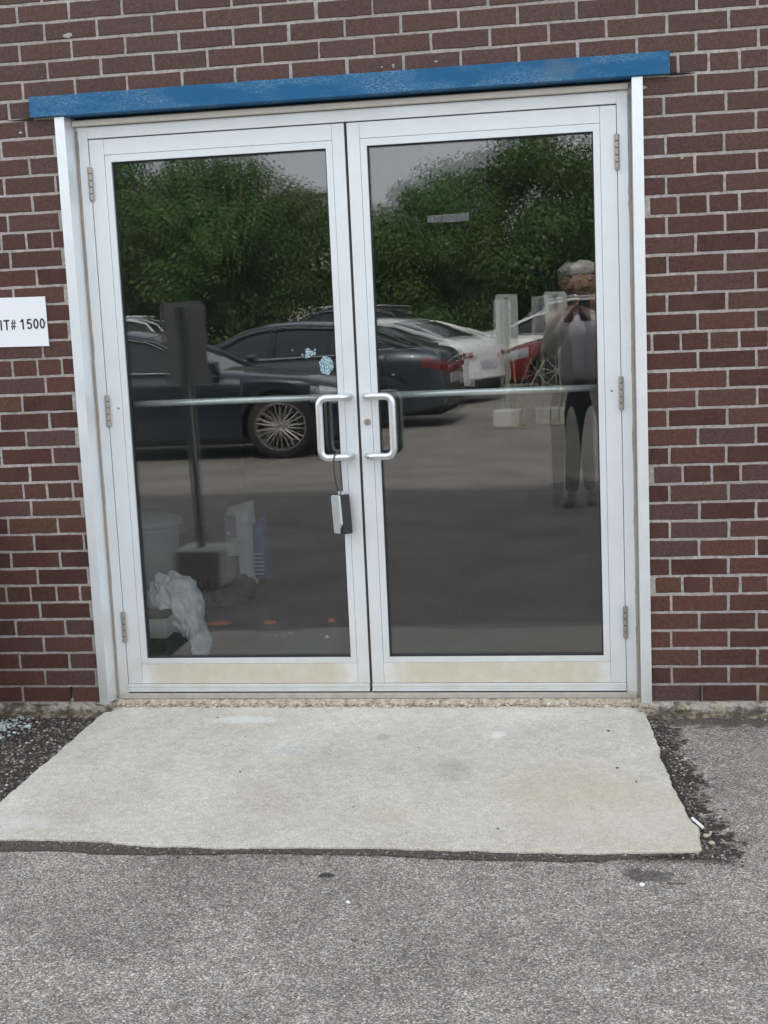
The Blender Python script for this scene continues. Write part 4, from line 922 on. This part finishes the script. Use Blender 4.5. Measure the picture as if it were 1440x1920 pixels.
# ================================================================== PORTABLE SIGNS IN THE LOT
M['signback'] = plain('grey_sign_back', (.84, .85, .86), .5, 0, .1, 12); M['post'] = plain('galvanised_post', (.36, .40, .37), .5, .2); M['signwhite'] = plain('pale_sign_board', (.62, .66, .66), .5)
M['base'] = plain('pale_sign_base', (.55, .56, .52), .8)
M['rope'] = plain('yellowish_rope', (.42, .38, .22), .8)
def lot_sign(x, y, zt_, h, wd, rz, m, label, lean=0.0, grp=None):
    s = empty('portable_sign', (x, y, GZ), label, 'sign', 'portable signs standing in the lot')
    R0 = Matrix.Translation((x, y, 0)) @ Matrix.Rotation(rz, 4, 'Z') @ Matrix.Translation((0, 0, GZ)) @ Matrix.Rotation(lean, 4, 'Y')
    r_ = .03; ol = []
    for (cx_, cz_, a0_) in ((wd / 2 - r_, h / 2 - r_, 0), (-wd / 2 + r_, h / 2 - r_, 90), (-wd / 2 + r_, -h / 2 + r_, 180), (wd / 2 - r_, -h / 2 + r_, 270)):
        for k in range(5): a = rd(a0_ + k * 22.5); ol.append((cx_ + r_ * math.cos(a), cz_ + r_ * math.sin(a)))
    q = MB().prism([(a, b + zt_ - GZ - h / 2) for a, b in ol], -.026, -.022); q.v = [tuple(R0 @ Vector(v)) for v in q.v]; q.build('sign_panel', m, s)
    q = MB().box(-.022, .022, -.02, .02, .05, zt_ - GZ - .03); q.v = [tuple(R0 @ Vector(v)) for v in q.v]; q.build('post', M['post'], s, bevel=.003)
    q = MB().box(-.14, .14, -.14, .14, 0.0, .22); q.v = [tuple(Matrix.Translation((x, y, GZ)) @ Matrix.Rotation(rz, 4, 'Z') @ Vector(v)) for v in q.v]; q.build('weighted_base', M['base'], s, bevel=.015)
    return s
lot_sign(-1.375, -2.42, 1.545, .475, .25, rd(3), M['signback'], 'grey portable sign standing near the doors, seen reflected in the left glass', rd(-1.5))
lot_sign(-.17, -12.40, 1.58, .62, .25, rd(4), M['signwhite'], 'pale portable sign beside the slate sedan, left of its twin', rd(1))
lot_sign(.43, -12.52, 1.60, .66, .25, rd(-5), M['signwhite'], 'pale portable sign beside the slate sedan, right of its twin', rd(-1))
rp = MB()
for (a, b, c_) in (((-.16, -12.3, 1.0), (-.02, -12.15, .5), (.02, -12.2, -.07)), ((.3, -12.4, .95), (.12, -12.2, .45), (-.05, -12.1, -.07)), ((.4, -12.4, .9), (.52, -12.2, .3), (.3, -12.1, -.075)), ((-.1, -12.1, -.075), (.2, -12.0, -.07), (.55, -12.15, .1))):
    a, b, c_ = map(Vector, (a, b, c_)); rp.tube([a * (1 - t) ** 2 + b * 2 * t * (1 - t) + c_ * t * t + Vector((.02 * math.sin(9 * t), 0, 0)) for t in [k / 12 for k in range(13)]], .007, 6)
tag(rp.build('barrier_rope', M['rope'], smooth=True), 'yellowish ropes trailing from the pair of pale portable signs', 'rope')

# ================================================================== PERSON TAKING THE PHOTOGRAPH
def skin_mesh(name, verts, edges, m, parent, sub=2, root=0, smooth=True):
    me = bpy.data.meshes.new(name); me.from_pydata([v[:3] for v in verts], edges, []); o = link(name, me, m, parent)
    sk = o.modifiers.new('skin', 'SKIN'); sl = me.skin_vertices[0].data
    for i, v in enumerate(verts):
        r_ = v[3]; sl[i].radius = (r_, v[4]) if len(v) > 4 else (r_, r_); sl[i].use_root = (i == root)
    sk.use_smooth_shade = True; sk.branch_smoothing = .4
    sb_ = o.modifiers.new('sub', 'SUBSURF'); sb_.levels = sub; sb_.render_levels = sub; return o
M['skin'] = plain('person_skin', (.42, .235, .17), .5, 0, .1, 20); M['hair'] = plain('grey_hair', (.62, .60, .57), .8, 0, .25, 90, .6)
M['shirt'] = plain('lavender_shirt', (.82, .81, .95), .8, 0, .10, 14, .3); M['jacket'] = plain('beige_jacket', (.56, .53, .46), .85, 0, .12, 14, .3)
M['trousers'] = plain('black_trousers', (.015, .016, .019), .85); M['shoe'] = plain('dark_shoe', (.03, .028, .027), .6); M['phone'] = plain('phone_body', (.03, .03, .035), .25, .3); M['lens'] = M['carglass']
px_, py_, pz_ = .80, -5.27, GZ
P0 = lambda *a: (a[0] + px_, a[1] + py_, a[2] + pz_) + a[3:]
pr = empty('person', (px_, py_, pz_), 'grey-haired person in lavender shirt and open beige jacket holding up a phone', 'person')
vv = [P0(0, 0, .96, .115, .08), P0(0, -.01, 1.14, .115, .08), P0(0, -.01, 1.34, .13, .08), P0(0, -.005, 1.49, .07, .06), P0(0, .01, 1.555, .052), P0(0, .03, 1.62, .068, .085), P0(0, .03, 1.71, .078, .098), P0(0, .02, 1.775, .058, .07)]
ee = [(0, 1), (1, 2), (2, 3), (3, 4), (4, 5), (5, 6), (6, 7)]
def addc(vs, chain, start):
    p = start
    for c_ in chain: vs.append(c_); ee.append((p, len(vs) - 1)); p = len(vs) - 1
    return p
addc(vv, [P0(0, .118, 1.655, .016), P0(0, .138, 1.64, .011)], 6)      # nose
for s in (-1, 1):
    addc(vv, [P0(s * .088, .015, 1.69, .014), P0(s * .096, .008, 1.70, .012)], 6)   # ear
    addc(vv, [P0(s * .10, 0, .90, .070), P0(s * .112, .02, .68, .056), P0(s * .118, .03, .50, .045), P0(s * .124, .0, .30, .042), P0(s * .13, -.01, .10, .036), P0(s * .135, .04, .04, .034), P0(s * .145, .17, .03, .026)], 0)
    e_ = addc(vv, [P0(s * .14, -.01, 1.45, .046), P0(s * .20, 0, 1.42, .044), P0(s * .255, .09, 1.26, .036), P0(s * .275, .17, 1.15, .034), P0(s * .20, .29, 1.28, .034), P0(s * .115, .385, 1.415, .025), P0(s * .085, .415, 1.455, .024, .03)], 3)
    for k in range(4):        # fingers curled around the phone edge
        z = 1.45 + k * .019; L_ = (.026, .030, .029, .024)[k]
        addc(vv, [P0(s * .070, .442, z, .0088), P0(s * .048, .458, z + .003, .0082), P0(s * (.048 - L_ * .7), .461, z + .005, .0072)], e_)
    addc(vv, [P0(s * .075, .418, 1.49, .010), P0(s * .055, .425, 1.515, .009), P0(s * .040, .432, 1.528, .008)], e_)
skin_mesh('body', vv, ee, M['skin'], pr)
def chainskin(name, lists, m, sub=2):
    vs, es = [], []
    for start, ch in lists:
        p = start
        for c_ in ch:
            vs.append(P0(*c_))
            if p is not None: es.append((p, len(vs) - 1))
            p = len(vs) - 1
    return skin_mesh(name, vs, es, m, pr, sub)
chainskin('shirt', [(None, [(0, .01, .93, .165, .125), (0, .005, 1.10, .16, .12), (0, .005, 1.28, .17, .125), (0, .0, 1.42, .14, .10), (0, .0, 1.50, .075, .07)])], M['shirt'])
jk = [(None, [(0, -.045, .90, .160, .09), (0, -.045, 1.10, .155, .09), (0, -.045, 1.30, .165, .10), (0, -.03, 1.44, .14, .078), (0, -.03, 1.50, .09, .06)])]
for s in (-1, 1): jk.append((3, [(s * .15, -.02, 1.445, .066), (s * .205, 0, 1.415, .064), (s * .258, .09, 1.25, .054), (s * .278, .175, 1.14, .052), (s * .21, .28, 1.265, .050), (s * .135, .36, 1.385, .042)]))
for s in (-1, 1): jk.append((2, [(s * .125, .045, 1.30, .045, .065), (s * .14, .055, 1.10, .042, .062), (s * .15, .05, .90, .042, .06)]))
chainskin('jacket', jk, M['jacket'])
tr_ = [(None, [(0, 0, .99, .15, .115), (0, 0, .90, .155, .12)])]
for s in (-1, 1): tr_.append((1, [(s * .10, .01, .80, .092), (s * .112, .02, .62, .070), (s * .118, .03, .48, .060), (s * .124, .005, .28, .056), (s * .130, 0, .09, .050)]))
chainskin('trousers', tr_, M['trousers'])
for s in (-1, 1):
    chainskin('shoe', [(None, [(s * .132, -.05, .045, .045, .05), (s * .136, .04, .05, .048, .046), (s * .144, .14, .035, .045, .034), (s * .150, .21, .028, .034, .026)])], M['shoe'])
hr = cloth_blob('hair', P0(0, -.012, 1.768)[:3], (.090, .105, .072), 4, .12, M['hair'], pr, 4, None, 4)
for s in (-1, 1):
    MB().lathe([(.0002, -.011), (.008, -.008), (.011, 0), (.008, .008), (.0002, .011)], P0(s * .032, .112, 1.70)[:3], 'Y', 12).build('eye', M['white'], pr, smooth=True)
    MB().lathe([(.0002, .0085), (.005, .0105), (.0002, .0115)], P0(s * .032, .112, 1.70)[:3], 'Y', 10).build('pupil', M['lens'], pr, smooth=True)
    MB().tube([P0(s * .018, .122, 1.722)[:3], P0(s * .034, .124, 1.727)[:3], P0(s * .052, .112, 1.72)[:3]], .005, 6).build('eyebrow', M['hair'], pr)
MB().tube([P0(-.024, .112, 1.600)[:3], P0(0, .122, 1.597)[:3], P0(.024, .112, 1.600)[:3]], .006, 6).build('lips', M['skin'], pr)
ph = empty('phone', (.80, -4.79, 1.36), 'dark phone held upright in both hands by the grey-haired person', 'phone')
Mp = Matrix.Translation((.79, -4.800, 1.385)) @ Matrix.Rotation(rd(-8), 4, 'X')
MB().box(-.037, .037, -.004, .004, -.074, .074, Mp).build('phone_body', M['phone'], ph, bevel=.003)
MB().box(.006, .034, .004, .006, .038, .070, Mp).build('camera_plate', M['lens'], ph, bevel=.001)

# ================================================================== TREES
def m_leaf(name, stops):
    t = NT(name); g = t.n('ShaderNodeNewGeometry'); oi = t.n('ShaderNodeObjectInfo')
    c = t.ramp(g.outputs['Random Per Island'], stops)
    c = t.mix(t.ramp(t.noise(.55, 3, vec=g.outputs['Position']), [(.35, 0), (.65, .6)]), c, (.10, .13, .028))
    p = t.n('ShaderNodeBsdfPrincipled'); t.l(c, p.inputs['Base Color']); p.inputs['Roughness'].default_value = .5
    tl = t.n('ShaderNodeBsdfTranslucent'); t.l(c, tl.inputs[0]); mx = t.n('ShaderNodeMixShader'); mx.inputs[0].default_value = .3
    t.l(p.outputs[0], mx.inputs[1]); t.l(tl.outputs[0], mx.inputs[2]); t.l(mx.outputs[0], t.o.inputs[0]); return t.m
M['leaf'] = m_leaf('maple_foliage', [(0, (.032, .095, .020)), (.4, (.060, .170, .030)), (.8, (.095, .23, .042)), (1, (.15, .24, .06))])
M['bark'] = plain('grey_bark', (.10, .085, .07), .9, 0, .3, 12, .8)
def crown_mesh(seed, nleaf, rx, rz, zc, low=.15):
    R = np.random.RandomState(seed); nb = 64; C_ = []
    for _ in range(nb):
        while True:
            p = R.uniform(-1, 1, 3)
            if .25 < (p ** 2).sum() < 1: break
        C_.append((p[0] * rx * .86, p[1] * rx * .86, zc + p[2] * rz * .88, R.uniform(.6, 1.15)))
    C_ = np.array(C_); idx = R.randint(0, nb, nleaf); d = R.normal(0, 1, (nleaf, 3)); d /= np.linalg.norm(d, axis=1)[:, None]
    rad = R.uniform(.35, 1.05, nleaf) ** .6; P = C_[idx, :3] + d * (C_[idx, 3] * rad)[:, None] * np.array([1, 1, .8])
    P[:, 2] = np.maximum(P[:, 2], low + R.uniform(0, .5, nleaf)); s = R.uniform(.032, .066, nleaf)
    n_ = d + R.normal(0, .45, (nleaf, 3)) + [0, .25, .5]; n_ /= np.linalg.norm(n_, axis=1)[:, None]
    u = np.cross(n_, R.normal(0, 1, (nleaf, 3))); u /= np.linalg.norm(u, axis=1)[:, None]; v = np.cross(n_, u)
    u *= (s * 1.25)[:, None]; v *= (s * .75)[:, None]
    V = np.stack([P - u, P - v * .9, P + u, P + v * .9], 1).reshape(-1, 3); return V, np.arange(len(V)).reshape(-1, 4)
TC = [crown_mesh(s, 62000, 3.0, 2.75, 3.05) for s in (1, 2, 3)]
TC.append(crown_mesh(7, 13000, 2.2, 2.5, 2.9)); TM = [None] * 4
labs = ['broad maple first from the left beyond the lot', 'broad maple second from the left beyond the lot', 'broad maple left of the gap that shows the pale building', 'broad maple right of the gap, its crown sloping to the sky', 'broad maple behind the silver sport utility',
        'broad maple behind the red car', 'broad maple to the right beyond the red car', 'broad maple at the far right of the lot', 'slender maple at the outer right end', 'young thin-leaved maple in the gap in front of the pale building', 'broad maple third from the outer left end of the row', 'broad maple second from the outer left end of the row', 'broad maple at the outer left end of the row']
for i, (x, y, sc2, sz) in enumerate(((-16.4, -31.5, 1.05, 1.06), (-12.7, -30.5, 1.0, 1.19), (-8.75, -30.7, 1.08, 1.06), (-2.75, -30.6, .78, .88), (.2, -31, 1.0, 1.06), (4.2, -31, 1.05, 1.02), (8.9, -30.5, 1.05, 1.08), (14, -31, 1.1, 1.0), (19.5, -31.5, 1.0, 1.02), (-5.75, -30.2, .75, .93), (-22.4, -31, 1.1, 1.02), (-27.6, -31.5, 1.1, 1.05), (-33, -31, 1.1, .98))):
    t_ = empty('maple_tree', (x, y, GZ), labs[i], 'tree', 'maples beyond the lot'); k = 3 if i == 9 else i % 3
    if TM[k] is None: o = np_mesh('crown', TC[k][0], TC[k][1], M['leaf'], None); TM[k] = o.data
    else: o = bpy.data.objects.new('crown', TM[k]); COL.objects.link(o)
    o.parent = t_; o.scale = (sc2, sc2, sz); o.rotation_euler = (0, 0, i * 2.4)
    if i == 0:
        tk = MB().tube([(0, 0, -.1), (.05, .02, 1.2), (0, .1, 2.6), (.1, .1, 4.2)], [.2, .16, .12, .05], 10)
        for a in range(6): an = a * 1.05; tk.tube([(0, 0, 1.3 + .25 * a), (1.0 * math.cos(an), 1.0 * math.sin(an), 2.2 + .3 * a), (1.9 * math.cos(an), 1.9 * math.sin(an), 3.0 + .35 * a)], [.08, .05, .02], 6)
        tro = tk.build('trunk', M['bark'], t_, smooth=True, local=True); TRM = tro.data
    else: tro = bpy.data.objects.new('trunk', TRM); COL.objects.link(tro); tro.parent = t_; tro.rotation_euler = (0, 0, i)
# low scrub under the trees
R = np.random.RandomState(9); nl = 38000; P = np.c_[R.uniform(-36, 26, nl), R.normal(-29.8, .6, nl), np.abs(R.normal(0, 1, nl))]
P[:, 2] = GZ + P[:, 2] * (.75 + .35 * np.sin(P[:, 0] * 1.3) + .2 * np.sin(P[:, 0] * 3.7)); s = R.uniform(.05, .1, nl)
u = R.normal(0, 1, (nl, 3)); u /= np.linalg.norm(u, axis=1)[:, None]; v = np.cross(u, R.normal(0, 1, (nl, 3))); v /= np.linalg.norm(v, axis=1)[:, None]
V = np.stack([P - u * s[:, None], P - v * s[:, None] * .7, P + u * s[:, None], P + v * s[:, None] * .7], 1).reshape(-1, 3)
tag(np_mesh('undergrowth', V, np.arange(len(V)).reshape(-1, 4), M['leaf']), kind='stuff')
M['earth'] = plain('verge_earth', (.05, .055, .03), .95, 0, .4, 4)
tag(MB().box(-80, 80, -60, -28.6, -.3, -.03).build('verge_ground', M['earth']), kind='structure')

# ================================================================== BUILDING BEYOND THE TREES
M['beige'] = plain('beige_render', (.66, .62, .54), .85, 0, .06, 2); M['winglass'] = NT('far_window').princ((.04, .05, .06), .08)
bd = empty('warehouse', (-11, -48, 0), 'beige flat-roofed warehouse glimpsed between the trees', 'building')
MB().box(-17, -8.6, -60, -48, -.1, 6.3).build('wall', M['beige'], bd); MB().box(-8.6, 4, -58, -49, -.1, 4.0).build('wall', M['beige'], bd)
MB().box(-17.2, -8.4, -60.2, -47.8, 6.3, 6.55).build('roof', M['alu_trim'], bd); MB().box(-8.4, 4.2, -58.2, -48.8, 4.0, 4.25).build('roof', M['alu_trim'], bd)
for x in (-15.5, -13.2, -11.2):
    for z in (1.0, 3.6): f_ = MB().box(x - .6, x + .6, -48.02, -47.96, z, z + 1.5).build('window', M['alu_trim'], bd); MB().box(x - .53, x + .53, -47.95, -47.93, z + .07, z + 1.43).build('pane', M['winglass'], f_)
for x in (-6, -3.5, -1, 1.5): f_ = MB().box(x - .7, x + .7, -49.02, -48.96, 1.2, 2.6).build('window', M['alu_trim'], bd); MB().box(x - .63, x + .63, -48.95, -48.93, 1.27, 2.53).build('pane', M['winglass'], f_)
print('bricks shown singly:', n_brick)
